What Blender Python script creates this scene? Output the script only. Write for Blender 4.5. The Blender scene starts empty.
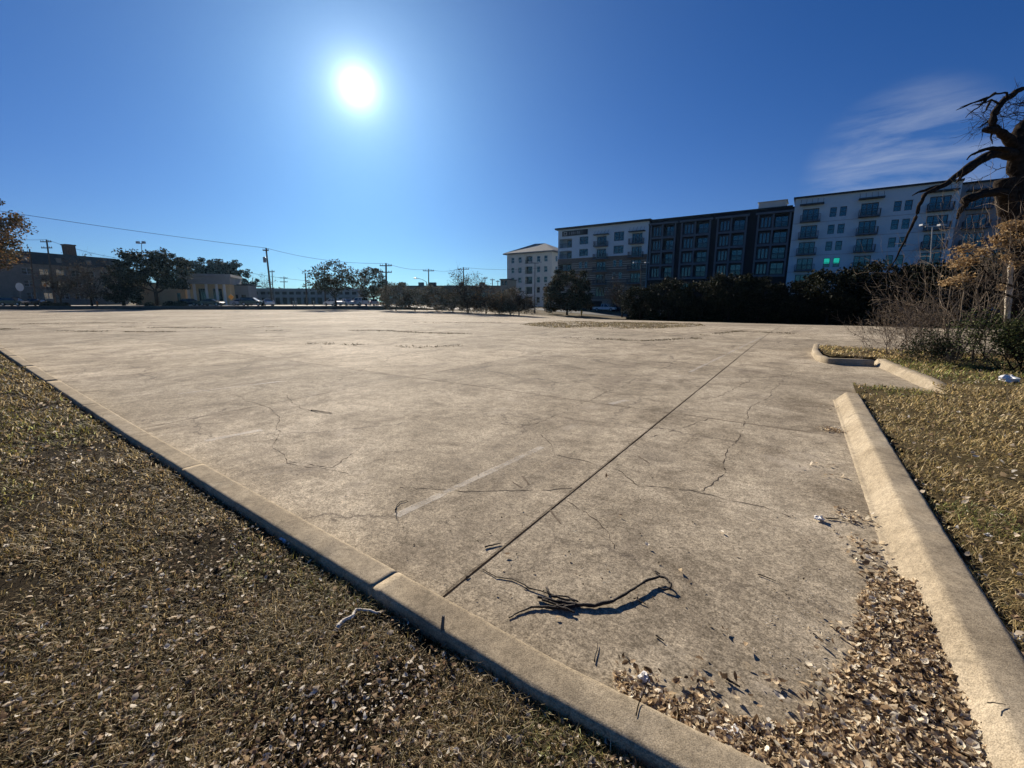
import bpy, math, random
import numpy as np
from mathutils import Vector

# ------------------------------------------------------------------ basics
S = bpy.context.scene
COL = S.collection
RNG = random.Random(7)
NR = np.random.default_rng(7)
PI = math.pi

# camera model: used both for the camera and for turning measurements into places
F, H = 430.0, 1.55
PITCH = math.atan((384 - 301.5) / F)
CP, SP = math.cos(PITCH), math.sin(PITCH)
U = (math.sin(math.radians(34)), math.cos(math.radians(34)))     # street grid: u leads away from the viewer
V = (U[1], -U[0])                                                # v runs along the long facades


def ray(px, py):
    x = (px - 512) / F
    y = (384 - py) / F
    return x, CP + y * SP, y * CP - SP


def ss(e0, e1, x):
    t = min(1.0, max(0.0, (x - e0) / (e1 - e0)))
    return t * t * (3 - 2 * t)


def ab(x, y):
    return x * V[0] + y * V[1], x * U[0] + y * U[1]


def xy(a, b):
    return a * V[0] + b * U[0], a * V[1] + b * U[1]


def zt(x, y):
    """height of the terrain: the lot is level near the viewer and sinks towards the tall block"""
    a, b = ab(x, y)
    z = -1.5 * ss(20, 85, b) * ss(-60, -25, a)
    if y > 84.9:
        z += 0.65 * (1 - ss(-28, -8, x))
    return z


def gp(px, py, z=None):
    r = ray(px, py)
    if z is not None:
        t = (z - H) / r[2]
        return r[0] * t, r[1] * t
    t = 1.0
    zz = 0.0
    for _ in range(30):
        t = (zz - H) / r[2]
        zz = zt(r[0] * t, r[1] * t)
    return r[0] * t, r[1] * t


def at(px, py, Y):
    r = ray(px, py)
    t = Y / r[1]
    return Vector((r[0] * t, Y, H + r[2] * t))


def base(px, Y):
    """ground point at depth Y that lies at column px"""
    x = (px - 512) / F * Y / 1.0176
    z = zt(x, Y)
    for _ in range(3):          # columns lean because the camera looks down
        py = 384 - F * ((z - H) / Y * CP + SP) / (CP - (z - H) / Y * SP)
        r = ray(px, py)
        x = r[0] * Y / r[1]
        z = zt(x, Y)
    return Vector((x, Y, z))


# ------------------------------------------------------------------ mesh builder
class MB:
    def __init__(self):
        self.v, self.f, self.c, self.m = [], [], [], []
        self.bulk = []

    def add(self, vs, fs, mi=0, col=None):
        o = len(self.v)
        self.v.extend(vs)
        self.f.extend([tuple(i + o for i in f) for f in fs])
        self.m.extend([mi] * len(fs))
        if col is not None:
            self.c.extend([col] * len(vs))
        return self

    def box(self, x0, x1, y0, y1, z0, z1, mi=0):
        vs = [(x0, y0, z0), (x1, y0, z0), (x1, y1, z0), (x0, y1, z0), (x0, y0, z1), (x1, y0, z1), (x1, y1, z1), (x0, y1, z1)]
        return self.add(vs, [(0, 3, 2, 1), (4, 5, 6, 7), (0, 1, 5, 4), (1, 2, 6, 5), (2, 3, 7, 6), (3, 0, 4, 7)], mi)

    def tube(self, path, radii, n=6, mi=0, cap=True):
        path = [Vector(p) for p in path]
        k = len(path)
        vs, fs = [], []
        ref = Vector((0.31, 0.17, 0.93))
        for i, p in enumerate(path):
            d = path[min(i + 1, k - 1)] - path[max(i - 1, 0)]
            if d.length < 1e-9:
                d = Vector((0, 0, 1))
            d.normalize()
            a = d.cross(ref)
            if a.length < 1e-3:
                a = d.cross(Vector((1, 0, 0)))
            a.normalize()
            b = d.cross(a)
            r = radii[i] if hasattr(radii, '__len__') else radii
            for j in range(n):
                t = 2 * PI * j / n
                vs.append(tuple(p + a * (r * math.cos(t)) + b * (r * math.sin(t))))
        for i in range(k - 1):
            for j in range(n):
                j2 = (j + 1) % n
                fs.append((i * n + j, i * n + j2, (i + 1) * n + j2, (i + 1) * n + j))
        if cap:
            fs.append(tuple(range(n - 1, -1, -1)))
            fs.append(tuple((k - 1) * n + j for j in range(n)))
        return self.add(vs, fs, mi)

    def prism(self, pts, z0, z1, mi=0):
        n = len(pts)
        vs = [(x, y, z0) for x, y in pts] + [(x, y, z1) for x, y in pts]
        fs = [tuple(range(n - 1, -1, -1)), tuple(range(n, 2 * n))]
        fs += [(i, (i + 1) % n, n + (i + 1) % n, n + i) for i in range(n)]
        return self.add(vs, fs, mi)

    def bulk_add(self, verts, faces, cols):
        """numpy: verts (n,3), faces (m,k), cols (n,3)"""
        self.bulk.append((np.asarray(verts, np.float32), np.asarray(faces, np.int64), np.asarray(cols, np.float32)))
        return self

    def build(self, name, mats, parent=None, loc=None, smooth=False):
        me = bpy.data.meshes.new(name)
        if self.bulk:
            vl, loops, starts, totals, cl = [], [], [], [], []
            off = lo = 0
            for v, f, c in self.bulk:
                k = f.shape[1]
                vl.append(v)
                cl.append(c)
                loops.append((f + off).ravel())
                starts.append(lo + np.arange(len(f)) * k)
                totals.append(np.full(len(f), k))
                lo += f.size
                off += len(v)
            v = np.concatenate(vl)
            lp = np.concatenate(loops)
            st = np.concatenate(starts)
            me.vertices.add(len(v))
            me.vertices.foreach_set('co', v.ravel())
            me.loops.add(len(lp))
            me.loops.foreach_set('vertex_index', lp.astype(np.int32))
            me.polygons.add(len(st))
            me.polygons.foreach_set('loop_start', st.astype(np.int32))
            me.update(calc_edges=True)
            c = np.concatenate(cl)
            at_ = me.attributes.new('Col', 'FLOAT_COLOR', 'POINT')
            at_.data.foreach_set('color', np.concatenate([c, np.ones((len(c), 1), np.float32)], 1).ravel())
        else:
            me.from_pydata([tuple(p) for p in self.v], [], self.f)
            if len(self.c) == len(self.v) and self.c:
                at_ = me.attributes.new('Col', 'FLOAT_COLOR', 'POINT')
                at_.data.foreach_set('color', np.array([(*c, 1) for c in self.c], np.float32).ravel())
        if not isinstance(mats, (list, tuple)):
            mats = [mats]
        for m in mats:
            me.materials.append(m)
        if not self.bulk and any(self.m):
            me.polygons.foreach_set('material_index', self.m)
        if smooth:
            me.polygons.foreach_set('use_smooth', [len(q.vertices) <= 4 for q in me.polygons])
        me.validate()
        me.update()
        o = bpy.data.objects.new(name, me)
        COL.objects.link(o)
        if parent:
            o.parent = parent
        if loc is not None:
            o.location = loc
        return o


def tag(o, label=None, cat=None, group=None, kind=None):
    if label:
        o['label'] = label
    if cat:
        o['category'] = cat
    if group:
        o['group'] = group
    if kind:
        o['kind'] = kind
    return o


def thing(name, label, cat, loc=(0, 0, 0), rz=0.0, group=None):
    o = bpy.data.objects.new(name, None)
    COL.objects.link(o)
    o.empty_display_size = 0.2
    o.location = loc
    o.rotation_euler = (0, 0, rz)
    return tag(o, label, cat, group)


def dup(root, loc, rz, label, sc=1.0, group=None):
    r = root.copy()
    COL.objects.link(r)
    r.location = loc
    r.rotation_euler = (0, 0, rz)
    r.scale = (sc, sc, sc)
    r['label'] = label
    if group:
        r['group'] = group
    for ch in list(root.children):
        c = ch.copy()
        COL.objects.link(c)
        c.parent = r
        for g in ch.children:
            d = g.copy()
            COL.objects.link(d)
            d.parent = c
    return r


# ------------------------------------------------------------------ materials
def nodes(name):
    m = bpy.data.materials.new(name)
    m.use_nodes = True
    nt = m.node_tree
    return m, nt, nt.nodes['Principled BSDF']


def N(nt, t, **kw):
    n = nt.nodes.new(t)
    for k, v in kw.items():
        if k in n.inputs:
            n.inputs[k].default_value = v
        else:
            setattr(n, k, v)
    return n


def L(nt, a, b):
    nt.links.new(a, b)


def ramp(nt, fac, stops):
    r = nt.nodes.new('ShaderNodeValToRGB')
    el = r.color_ramp.elements
    while len(el) < len(stops):
        el.new(0.5)
    for e, (p, c) in zip(el, stops):
        e.position = p
        e.color = (*c, 1) if len(c) == 3 else c
    L(nt, fac, r.inputs[0])
    return r


def mixc(nt, fac, a, b, mode='MIX'):
    n = nt.nodes.new('ShaderNodeMix')
    n.data_type = 'RGBA'
    n.blend_type = mode
    for s, v in ((n.inputs[0], fac), (n.inputs[6], a), (n.inputs[7], b)):
        if hasattr(v, 'is_output') or isinstance(v, bpy.types.NodeSocket):
            L(nt, v, s)
        else:
            s.default_value = (*v, 1) if isinstance(v, tuple) and len(v) == 3 else v
    return n.outputs[2]


def pos(nt, world=True):
    if world:
        return nt.nodes.new('ShaderNodeNewGeometry').outputs['Position']
    return nt.nodes.new('ShaderNodeTexCoord').outputs['Object']


def surf(name, col, var=0.25, scale=3.0, rough=0.8, bump=0.0, bscale=40.0, metal=0.0, spec=0.3, world=False):
    """plain surface with two sizes of blotch and an optional fine bump"""
    m, nt, b = nodes(name)
    P = pos(nt, world)
    n1 = N(nt, 'ShaderNodeTexNoise', Scale=scale, Detail=6.0, Roughness=0.65)
    L(nt, P, n1.inputs['Vector'])
    lo = tuple(c * (1 - var) for c in col)
    hi = tuple(min(1, c * (1 + var)) for c in col)
    r = ramp(nt, n1.outputs['Fac'], [(0.3, lo), (0.7, hi)])
    L(nt, r.outputs[0], b.inputs['Base Color'])
    b.inputs['Roughness'].default_value = rough
    b.inputs['Metallic'].default_value = metal
    b.inputs['Specular IOR Level'].default_value = spec
    if bump:
        n2 = N(nt, 'ShaderNodeTexNoise', Scale=bscale, Detail=5.0)
        L(nt, P, n2.inputs['Vector'])
        bp = N(nt, 'ShaderNodeBump', Strength=bump, Distance=0.02)
        L(nt, n2.outputs['Fac'], bp.inputs['Height'])
        L(nt, bp.outputs[0], b.inputs['Normal'])
    return m


def attr_mat(name, rough=0.75, trans=0.25, spec=0.2, tint=1.0):
    """leaves and blades: colour of each one from the mesh, thin enough to let some light through"""
    m, nt, b = nodes(name)
    a = N(nt, 'ShaderNodeAttribute', attribute_name='Col')
    L(nt, a.outputs['Color'], b.inputs['Base Color'])
    b.inputs['Roughness'].default_value = rough
    b.inputs['Specular IOR Level'].default_value = spec
    if trans:
        t = nt.nodes.new('ShaderNodeBsdfTranslucent')
        L(nt, a.outputs['Color'], t.inputs['Color'])
        mx = N(nt, 'ShaderNodeMixShader')
        mx.inputs[0].default_value = trans
        L(nt, b.outputs[0], mx.inputs[1])
        L(nt, t.outputs[0], mx.inputs[2])
        L(nt, mx.outputs[0], nt.nodes['Material Output'].inputs['Surface'])
    return m


def glass_mat(name, col=(0.02, 0.03, 0.045), rough=0.05, spec=0.6):
    m, nt, b = nodes(name)
    P = pos(nt, True)
    n = N(nt, 'ShaderNodeTexNoise', Scale=0.9, Detail=2.0)
    L(nt, P, n.inputs['Vector'])
    r = ramp(nt, n.outputs['Fac'], [(0.35, tuple(c * 0.5 for c in col)), (0.7, tuple(c * 2.2 for c in col))])
    L(nt, r.outputs[0], b.inputs['Base Color'])
    b.inputs['Roughness'].default_value = rough
    b.inputs['Specular IOR Level'].default_value = spec
    b.inputs['IOR'].default_value = 1.8
    return m


def concrete_lot():
    m, nt, b = nodes('weathered_concrete')
    P = pos(nt)
    mp = N(nt, 'ShaderNodeMapping')
    mp.inputs['Rotation'].default_value = (0, 0, math.radians(34))
    mp.inputs['Location'].default_value = (1.445, -.9, 0)
    L(nt, P, mp.inputs['Vector'])
    Q = mp.outputs[0]

    def noise(sc, det=6.0, rg=0.6, src=Q, dist=0.0):
        n = N(nt, 'ShaderNodeTexNoise', Scale=sc, Detail=det, Roughness=rg, Distortion=dist)
        L(nt, src, n.inputs['Vector'])
        return n.outputs['Fac']
    big = ramp(nt, noise(0.22, 7.0, 0.65), [(0.32, (0.31, 0.262, 0.194)), (0.5, (0.44, 0.378, 0.286)), (0.68, (0.545, 0.475, 0.37))])
    c = big.outputs[0]
    mid = ramp(nt, noise(1.1, 9.0, 0.75, dist=0.6), [(0.36, (0.50, 0.48, 0.46)), (0.50, (0.92, 0.91, 0.90)), (0.64, (1.2, 1.2, 1.2))])
    c = mixc(nt, 0.85, c, mid.outputs[0], 'MULTIPLY')
    for sc, k in ((110, .8), (48, .7), (21, .42), (6.5, .36)):
        f = ramp(nt, noise(sc, 4.0, 0.7), [(0.40, (0.52, 0.51, 0.49)), (0.5, (1, 1, 1)), (0.60, (1.32, 1.31, 1.28))])
        c = mixc(nt, k, c, f.outputs[0], 'MULTIPLY')
    # each cast slab has its own tone, with a thin dark joint round it
    br = N(nt, 'ShaderNodeTexBrick', Scale=1.0, offset=0.0, squash=1.0)
    br.inputs['Color1'].default_value = (.84, .835, .83, 1)
    br.inputs['Color2'].default_value = (1.12, 1.11, 1.10, 1)
    br.inputs['Mortar'].default_value = (.50, .48, .46, 1)
    br.inputs['Brick Width'].default_value = 5.25
    br.inputs['Row Height'].default_value = 5.25
    br.inputs['Mortar Size'].default_value = .009
    br.inputs['Bias'].default_value = 0.0
    wq = N(nt, 'ShaderNodeVectorMath', operation='MULTIPLY_ADD')
    wn0 = N(nt, 'ShaderNodeTexNoise', Scale=2.2, Detail=4.0)
    L(nt, Q, wn0.inputs['Vector'])
    L(nt, wn0.outputs['Color'], wq.inputs[0])
    wq.inputs[1].default_value = (.03, .03, 0)
    L(nt, Q, wq.inputs[2])
    L(nt, wq.outputs[0], br.inputs['Vector'])
    c = mixc(nt, .9, c, br.outputs['Color'], 'MULTIPLY')
    # oil drips and long dirty smears
    v3 = N(nt, 'ShaderNodeTexVoronoi', feature='SMOOTH_F1', Scale=.62)
    wv3 = N(nt, 'ShaderNodeVectorMath', operation='MULTIPLY_ADD')
    wn3 = N(nt, 'ShaderNodeTexNoise', Scale=3.5, Detail=6.0, Roughness=.7)
    L(nt, Q, wn3.inputs['Vector'])
    L(nt, wn3.outputs['Color'], wv3.inputs[0])
    wv3.inputs[1].default_value = (.5, .5, 0)
    L(nt, Q, wv3.inputs[2])
    L(nt, wv3.outputs[0], v3.inputs['Vector'])
    oil = ramp(nt, v3.outputs['Distance'], [(.10, (1, 1, 1)), (.24, (0, 0, 0))])
    go = ramp(nt, noise(.5, 3.0, .5), [(.5, (0, 0, 0)), (.58, (1, 1, 1))])
    c = mixc(nt, N_mul(nt, mixc(nt, 1.0, oil.outputs[0], go.outputs[0], 'MULTIPLY'), .55), c, (.11, .09, .07))
    mp2 = N(nt, 'ShaderNodeMapping')
    mp2.inputs['Scale'].default_value = (1.9, .28, 1)
    mp2.inputs['Rotation'].default_value = (0, 0, math.radians(12))
    L(nt, Q, mp2.inputs['Vector'])
    sm = ramp(nt, noise(1.0, 8.0, .7, src=mp2.outputs[0], dist=.5), [(.52, (0, 0, 0)), (.66, (1, 1, 1))])
    c = mixc(nt, N_mul(nt, sm.outputs[0], .42), c, (.17, .14, .105))
    # dark damp stains with edges of their own
    st = ramp(nt, noise(0.42, 8.0, 0.72, dist=1.2), [(0.55, (0, 0, 0)), (0.68, (1, 1, 1))])
    c = mixc(nt, N_mul(nt, st.outputs[0], 0.5), c, (0.15, 0.115, 0.085))
    # scoured pale patches
    pl = ramp(nt, noise(0.8, 10.0, 0.8, dist=0.8), [(0.57, (0, 0, 0)), (0.66, (1, 1, 1))])
    c = mixc(nt, N_mul(nt, pl.outputs[0], 0.40), c, (0.52, 0.45, 0.36))
    # hairline cracks
    wn = N(nt, 'ShaderNodeTexNoise', Scale=1.6, Detail=6.0, Roughness=0.7)
    L(nt, Q, wn.inputs['Vector'])
    wv = N(nt, 'ShaderNodeVectorMath', operation='MULTIPLY_ADD')
    L(nt, wn.outputs['Color'], wv.inputs[0])
    wv.inputs[1].default_value = (0.9, 0.9, 0.0)
    L(nt, Q, wv.inputs[2])
    vo = N(nt, 'ShaderNodeTexVoronoi', feature='DISTANCE_TO_EDGE', Scale=0.36)
    L(nt, wv.outputs[0], vo.inputs['Vector'])
    ck = ramp(nt, vo.outputs['Distance'], [(0.001, (1, 1, 1)), (0.007, (0, 0, 0))])
    gate = ramp(nt, noise(0.35, 2.0, 0.5), [(0.40, (0, 0, 0)), (0.52, (1, 1, 1))])
    ckm = mixc(nt, 1.0, ck.outputs[0], gate.outputs[0], 'MULTIPLY')
    c = mixc(nt, N_mul(nt, ckm, 0.75), c, (0.07, 0.055, 0.045))
    # pits and flecks
    v2 = N(nt, 'ShaderNodeTexVoronoi', feature='F1', Scale=26.0)
    L(nt, Q, v2.inputs['Vector'])
    fl = ramp(nt, v2.outputs['Distance'], [(0.06, (1, 1, 1)), (0.12, (0, 0, 0))])
    g2 = ramp(nt, noise(0.9, 4.0, 0.6), [(0.52, (0, 0, 0)), (0.62, (1, 1, 1))])
    c = mixc(nt, N_mul(nt, mixc(nt, 1.0, fl.outputs[0], g2.outputs[0], 'MULTIPLY'), 0.7), c, (0.62, 0.58, 0.50))
    L(nt, c, b.inputs['Base Color'])
    b.inputs['Roughness'].default_value = 0.92
    b.inputs['Specular IOR Level'].default_value = 0.07
    h = noise(120, 4.0, 0.7)
    bp = N(nt, 'ShaderNodeBump', Strength=0.35, Distance=0.006)
    L(nt, h, bp.inputs['Height'])
    L(nt, bp.outputs[0], b.inputs['Normal'])
    return m


def N_mul(nt, sock, k):
    n = N(nt, 'ShaderNodeMath', operation='MULTIPLY')
    L(nt, sock, n.inputs[0])
    n.inputs[1].default_value = k
    return n.outputs[0]


def kerb_mat(name, lo, mid, hi):
    m, nt, b = nodes(name)
    P = pos(nt)

    def noise(sc, det=6.0, rg=0.65, dist=0.0):
        n = N(nt, 'ShaderNodeTexNoise', Scale=sc, Detail=det, Roughness=rg, Distortion=dist)
        L(nt, P, n.inputs['Vector'])
        return n.outputs['Fac']
    c = ramp(nt, noise(1.3, 8.0, .7), [(0.33, lo), (0.5, mid), (0.66, hi)]).outputs[0]
    for sc, k in ((190, .7), (60, .38), (16, .25)):
        f = ramp(nt, noise(sc, 4.0, 0.7), [(0.40, (0.50, 0.49, 0.47)), (0.5, (1, 1, 1)), (0.60, (1.3, 1.29, 1.26))])
        c = mixc(nt, k, c, f.outputs[0], 'MULTIPLY')
    st = ramp(nt, noise(3.2, 9.0, .75, 1.0), [(0.55, (0, 0, 0)), (0.64, (1, 1, 1))])
    c = mixc(nt, N_mul(nt, st.outputs[0], .55), c, tuple(x * .42 for x in mid))
    L(nt, c, b.inputs['Base Color'])
    b.inputs['Roughness'].default_value = .95
    b.inputs['Specular IOR Level'].default_value = .08
    ht = N(nt, 'ShaderNodeMath', operation='ADD')
    L(nt, noise(170, 4.0, .7), ht.inputs[0])
    L(nt, N_mul(nt, noise(35, 5.0, .75), .9), ht.inputs[1])
    bp = N(nt, 'ShaderNodeBump', Strength=.3, Distance=.005)
    L(nt, ht.outputs[0], bp.inputs['Height'])
    L(nt, bp.outputs[0], b.inputs['Normal'])
    return m


def soil_mat(name, cols, scale=1.2, fine=30.0, bump=0.8):
    m, nt, b = nodes(name)
    P = pos(nt)
    n1 = N(nt, 'ShaderNodeTexNoise', Scale=scale, Detail=8.0, Roughness=0.7)
    L(nt, P, n1.inputs['Vector'])
    r = ramp(nt, n1.outputs['Fac'], [(0.3, cols[0]), (0.5, cols[1]), (0.7, cols[2])])
    n2 = N(nt, 'ShaderNodeTexNoise', Scale=fine, Detail=6.0, Roughness=0.7)
    L(nt, P, n2.inputs['Vector'])
    r2 = ramp(nt, n2.outputs['Fac'], [(0.3, (0.45, 0.45, 0.45)), (0.7, (1.45, 1.45, 1.45))])
    c = mixc(nt, 0.9, r.outputs[0], r2.outputs[0], 'MULTIPLY')
    L(nt, c, b.inputs['Base Color'])
    b.inputs['Roughness'].default_value = 1.0
    b.inputs['Specular IOR Level'].default_value = 0.05
    bp = N(nt, 'ShaderNodeBump', Strength=bump, Distance=0.03)
    L(nt, n2.outputs['Fac'], bp.inputs['Height'])
    L(nt, bp.outputs[0], b.inputs['Normal'])
    return m


def brick_band_mat():
    m, nt, b = nodes('banded_brick')
    P = pos(nt)
    sx = nt.nodes.new('ShaderNodeSeparateXYZ')
    L(nt, P, sx.inputs[0])
    ns = N(nt, 'ShaderNodeTexNoise', Scale=0.35, Detail=3.0)
    L(nt, P, ns.inputs['Vector'])
    mp = N(nt, 'ShaderNodeMapping')
    mp.inputs['Rotation'].default_value = (math.radians(90), 0, math.radians(34))
    L(nt, P, mp.inputs['Vector'])
    br = N(nt, 'ShaderNodeTexBrick', Scale=1.0)
    br.inputs['Color1'].default_value = (0.13, 0.088, 0.062, 1)
    br.inputs['Color2'].default_value = (0.18, 0.128, 0.092, 1)
    br.inputs['Mortar'].default_value = (0.22, 0.19, 0.16, 1)
    br.inputs['Brick Width'].default_value = 0.45
    br.inputs['Row Height'].default_value = 0.15
    br.inputs['Mortar Size'].default_value = 0.015
    L(nt, mp.outputs[0], br.inputs['Vector'])
    # pale courses: pairs of thin bands in every storey
    fr = N(nt, 'ShaderNodeMath', operation='MODULO')
    ad = N(nt, 'ShaderNodeMath', operation='ADD')
    L(nt, sx.outputs['Z'], ad.inputs[0])
    ad.inputs[1].default_value = 30.0 - 0.35
    L(nt, ad.outputs[0], fr.inputs[0])
    fr.inputs[1].default_value = 3.05
    r = ramp(nt, N_mul(nt, fr.outputs[0], 1 / 3.05), [(0.0, (1, 1, 1)), (0.05, (0, 0, 0)), (0.16, (1, 1, 1)), (0.21, (0, 0, 0)),
                                                       (0.33, (1, 1, 1)), (0.37, (0, 0, 0)), (0.80, (1, 1, 1)), (0.85, (0, 0, 0))])
    r.color_ramp.interpolation = 'CONSTANT'
    c = mixc(nt, N_mul(nt, r.outputs[0], 0.9), br.outputs['Color'], (0.52, 0.46, 0.38))
    L(nt, c, b.inputs['Base Color'])
    b.inputs['Roughness'].default_value = 0.9
    return m


def lit_mat(name, col, s):
    m, nt, b = nodes(name)
    P = pos(nt, True)
    n = N(nt, 'ShaderNodeTexNoise', Scale=3.0)
    L(nt, P, n.inputs['Vector'])
    r = ramp(nt, n.outputs['Fac'], [(0.3, tuple(c * 0.8 for c in col)), (0.7, col)])
    L(nt, r.outputs[0], b.inputs['Base Color'])
    L(nt, r.outputs[0], b.inputs['Emission Color'])
    b.inputs['Emission Strength'].default_value = s
    return m


M = dict(
    lot=concrete_lot(),
    crack=surf('crack_dirt', (0.025, 0.019, 0.015), 0.3, 8, 1.0, spec=.0, world=True),
    faintc=surf('crack_shade', (0.10, 0.08, 0.06), 0.4, 8, 1.0, spec=.03, world=True),
    faint=surf('joint_filler', (0.17, 0.135, 0.10), 0.35, 6, 1.0, spec=.03, world=True),
    street=surf('street_concrete', (0.42, 0.37, 0.30), 0.15, 0.5, 0.85, world=True),
    soil=soil_mat('soil_and_thatch', [(0.018, 0.013, 0.008), (0.034, 0.025, 0.014), (0.055, 0.041, 0.022)]),
    soil_r=soil_mat('dry_turf', [(0.06, 0.045, 0.021), (0.11, 0.083, 0.04), (0.17, 0.13, 0.065)]),
    dirt=soil_mat('dirt_ground', [(0.09, 0.072, 0.046), (0.15, 0.12, 0.075), (0.2, 0.165, 0.11)], 0.15, 3.0),
    blade=attr_mat('grass_blades', 0.65, 0.5, 0.3),
    leaf=attr_mat('dead_leaf', 0.75, 0.38, 0.06),
    fol=attr_mat('foliage', 0.75, 0.15, 0.08),
    bark=surf('bark', (0.032, 0.025, 0.020), 0.6, 14, 1.0, 1.0, 22, spec=0.03),
    twig=surf('dry_twig', (0.24, 0.19, 0.14), 0.4, 6, 0.9, spec=0.1),
    bare=surf('sunlit_edge_tone', (0.62, 0.54, 0.43), 0.3, 5, 0.85, 0.4, 30),  # pale colour stands for sunlight on the dead trunk's left edge
    stick=surf('dark_stick', (0.030, 0.022, 0.017), 0.5, 30, 0.8, 0.5, 120),
    pole=surf('creosote_pole', (0.07, 0.055, 0.045), 0.3, 3, 0.95),
    steel=surf('galvanised_steel', (0.32, 0.33, 0.34), 0.15, 4, 0.45, metal=0.5),
    dsteel=surf('dark_painted_steel', (0.035, 0.037, 0.045), 0.2, 4, 0.5),
    wire=surf('wire_sheath', (0.02, 0.02, 0.022), 0.2, 4, 0.6),
    white=surf('white_stucco', (0.56, 0.665, 0.715), 0.05, 0.6, 0.9, 0.15, 20, world=True),
    cream=surf('cream_stucco', (0.62, 0.60, 0.55), 0.06, 0.6, 0.9, world=True),
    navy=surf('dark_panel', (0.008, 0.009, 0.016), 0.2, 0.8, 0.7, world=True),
    greyf=surf('grey_frame', (0.11, 0.135, 0.165), 0.1, 1.0, 0.7, world=True),
    greyw=surf('grey_stucco', (0.30, 0.32, 0.35), 0.08, 0.8, 0.9, world=True),
    band=brick_band_mat(),
    rail=surf('balcony_steel', (0.05, 0.055, 0.068), 0.15, 2, 0.5),
    frame=surf('window_frame', (0.10, 0.105, 0.115), 0.1, 2, 0.5),
    wframe=surf('pale_window_frame', (0.55, 0.55, 0.53), 0.08, 2, 0.6),
    glass=glass_mat('window_glass', (.006, .009, .014), .06, .7),
    dglass=glass_mat('dark_glass', (0.008, 0.010, 0.015), 0.08, 0.5),
    teal=lit_mat('lit_green_blind', (0.02, 0.62, 0.45), 0.36),
    coping=surf('dark_coping', (0.03, 0.03, 0.034), 0.15, 1, 0.6),
    shingle=surf('roof_shingle', (0.16, 0.165, 0.17), 0.2, 1.5, 0.9, 0.4, 8, world=True),
    mansard=surf('mansard_shingle', (0.05, 0.05, 0.053), 0.25, 1.2, 0.9, world=True),
    beige=surf('beige_brick', (0.24, 0.20, 0.16), 0.15, 1.0, 0.9, world=True),
    tan=surf('tan_stucco', (0.46, 0.36, 0.22), 0.08, 0.7, 0.9, world=True),
    ochre=surf('ochre_panel', (0.66, 0.50, 0.27), 0.08, 0.7, 0.85, world=True),
    wcol=surf('white_column', (0.66, 0.64, 0.58), 0.06, 1.0, 0.8),
    deck=surf('deck_concrete', (0.27, 0.27, 0.26), 0.12, 0.6, 0.9, world=True),
    darkb=surf('dark_brickwork', (0.10, 0.085, 0.075), 0.2, 0.7, 0.9, world=True),
    brickc=surf('chimney_brick', (0.15, 0.085, 0.06), 0.25, 3, 0.9),
    rubber=surf('tyre_rubber', (0.02, 0.02, 0.02), 0.2, 6, 0.9),
    hub=surf('wheel_rim', (0.4, 0.4, 0.41), 0.1, 6, 0.35, metal=0.7),
    bag=surf('white_plastic', (0.80, 0.80, 0.80), 0.05, 10, 0.5),
    paper=surf('litter_paper', (0.70, 0.68, 0.64), 0.12, 20, 0.8),
    bluep=surf('pale_blue_wrapper', (0.42, 0.55, 0.70), 0.25, 20, 0.6),
    paint=None,
)


def faded_paint():
    m, nt, b = nodes('faded_white_paint')
    P = pos(nt)
    n = N(nt, 'ShaderNodeTexNoise', Scale=14.0, Detail=8.0, Roughness=0.75)
    L(nt, P, n.inputs['Vector'])
    n2 = N(nt, 'ShaderNodeTexNoise', Scale=1.3, Detail=3.0)
    L(nt, P, n2.inputs['Vector'])
    s = N(nt, 'ShaderNodeMath', operation='ADD')
    L(nt, N_mul(nt, n.outputs['Fac'], 0.6), s.inputs[0])
    L(nt, N_mul(nt, n2.outputs['Fac'], 0.6), s.inputs[1])
    r = ramp(nt, s.outputs[0], [(0.46, (0, 0, 0)), (0.64, (1, 1, 1))])
    b.inputs['Base Color'].default_value = (0.68, 0.62, 0.53, 1)
    b.inputs['Roughness'].default_value = 0.8
    tr = nt.nodes.new('ShaderNodeBsdfTransparent')
    mx = nt.nodes.new('ShaderNodeMixShader')
    L(nt, N_mul(nt, r.outputs[0], 0.40), mx.inputs[0])
    L(nt, tr.outputs[0], mx.inputs[1])
    L(nt, b.outputs[0], mx.inputs[2])
    L(nt, mx.outputs[0], nt.nodes['Material Output'].inputs['Surface'])
    return m


M['paint'] = faded_paint()
M['kerb'] = kerb_mat('kerb_concrete', (.26, .21, .145), (.36, .295, .205), (.43, .36, .26))
M['kerb_r'] = kerb_mat('kerb_concrete_pale', (.26, .212, .148), (.36, .298, .212), (.43, .362, .265))


def carpaint(name, col):
    m, nt, b = nodes(name)
    P = pos(nt, False)
    n = N(nt, 'ShaderNodeTexNoise', Scale=2.0)
    L(nt, P, n.inputs['Vector'])
    r = ramp(nt, n.outputs['Fac'], [(0.3, tuple(c * 0.9 for c in col)), (0.7, col)])
    L(nt, r.outputs[0], b.inputs['Base Color'])
    b.inputs['Roughness'].default_value = 0.25
    b.inputs['Coat Weight'].default_value = 0.6
    return m


# ------------------------------------------------------------------ numpy helpers: noise, blades, leaves
_G = np.random.default_rng(3).random((256, 256))


def vnoise(x, y):
    xi, yi = np.floor(x).astype(int), np.floor(y).astype(int)
    fx, fy = x - xi, y - yi
    fx, fy = fx * fx * (3 - 2 * fx), fy * fy * (3 - 2 * fy)
    g = lambda i, j: _G[i % 256, j % 256]
    return (g(xi, yi) * (1 - fx) + g(xi + 1, yi) * fx) * (1 - fy) + (g(xi, yi + 1) * (1 - fx) + g(xi + 1, yi + 1) * fx) * fy


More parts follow.
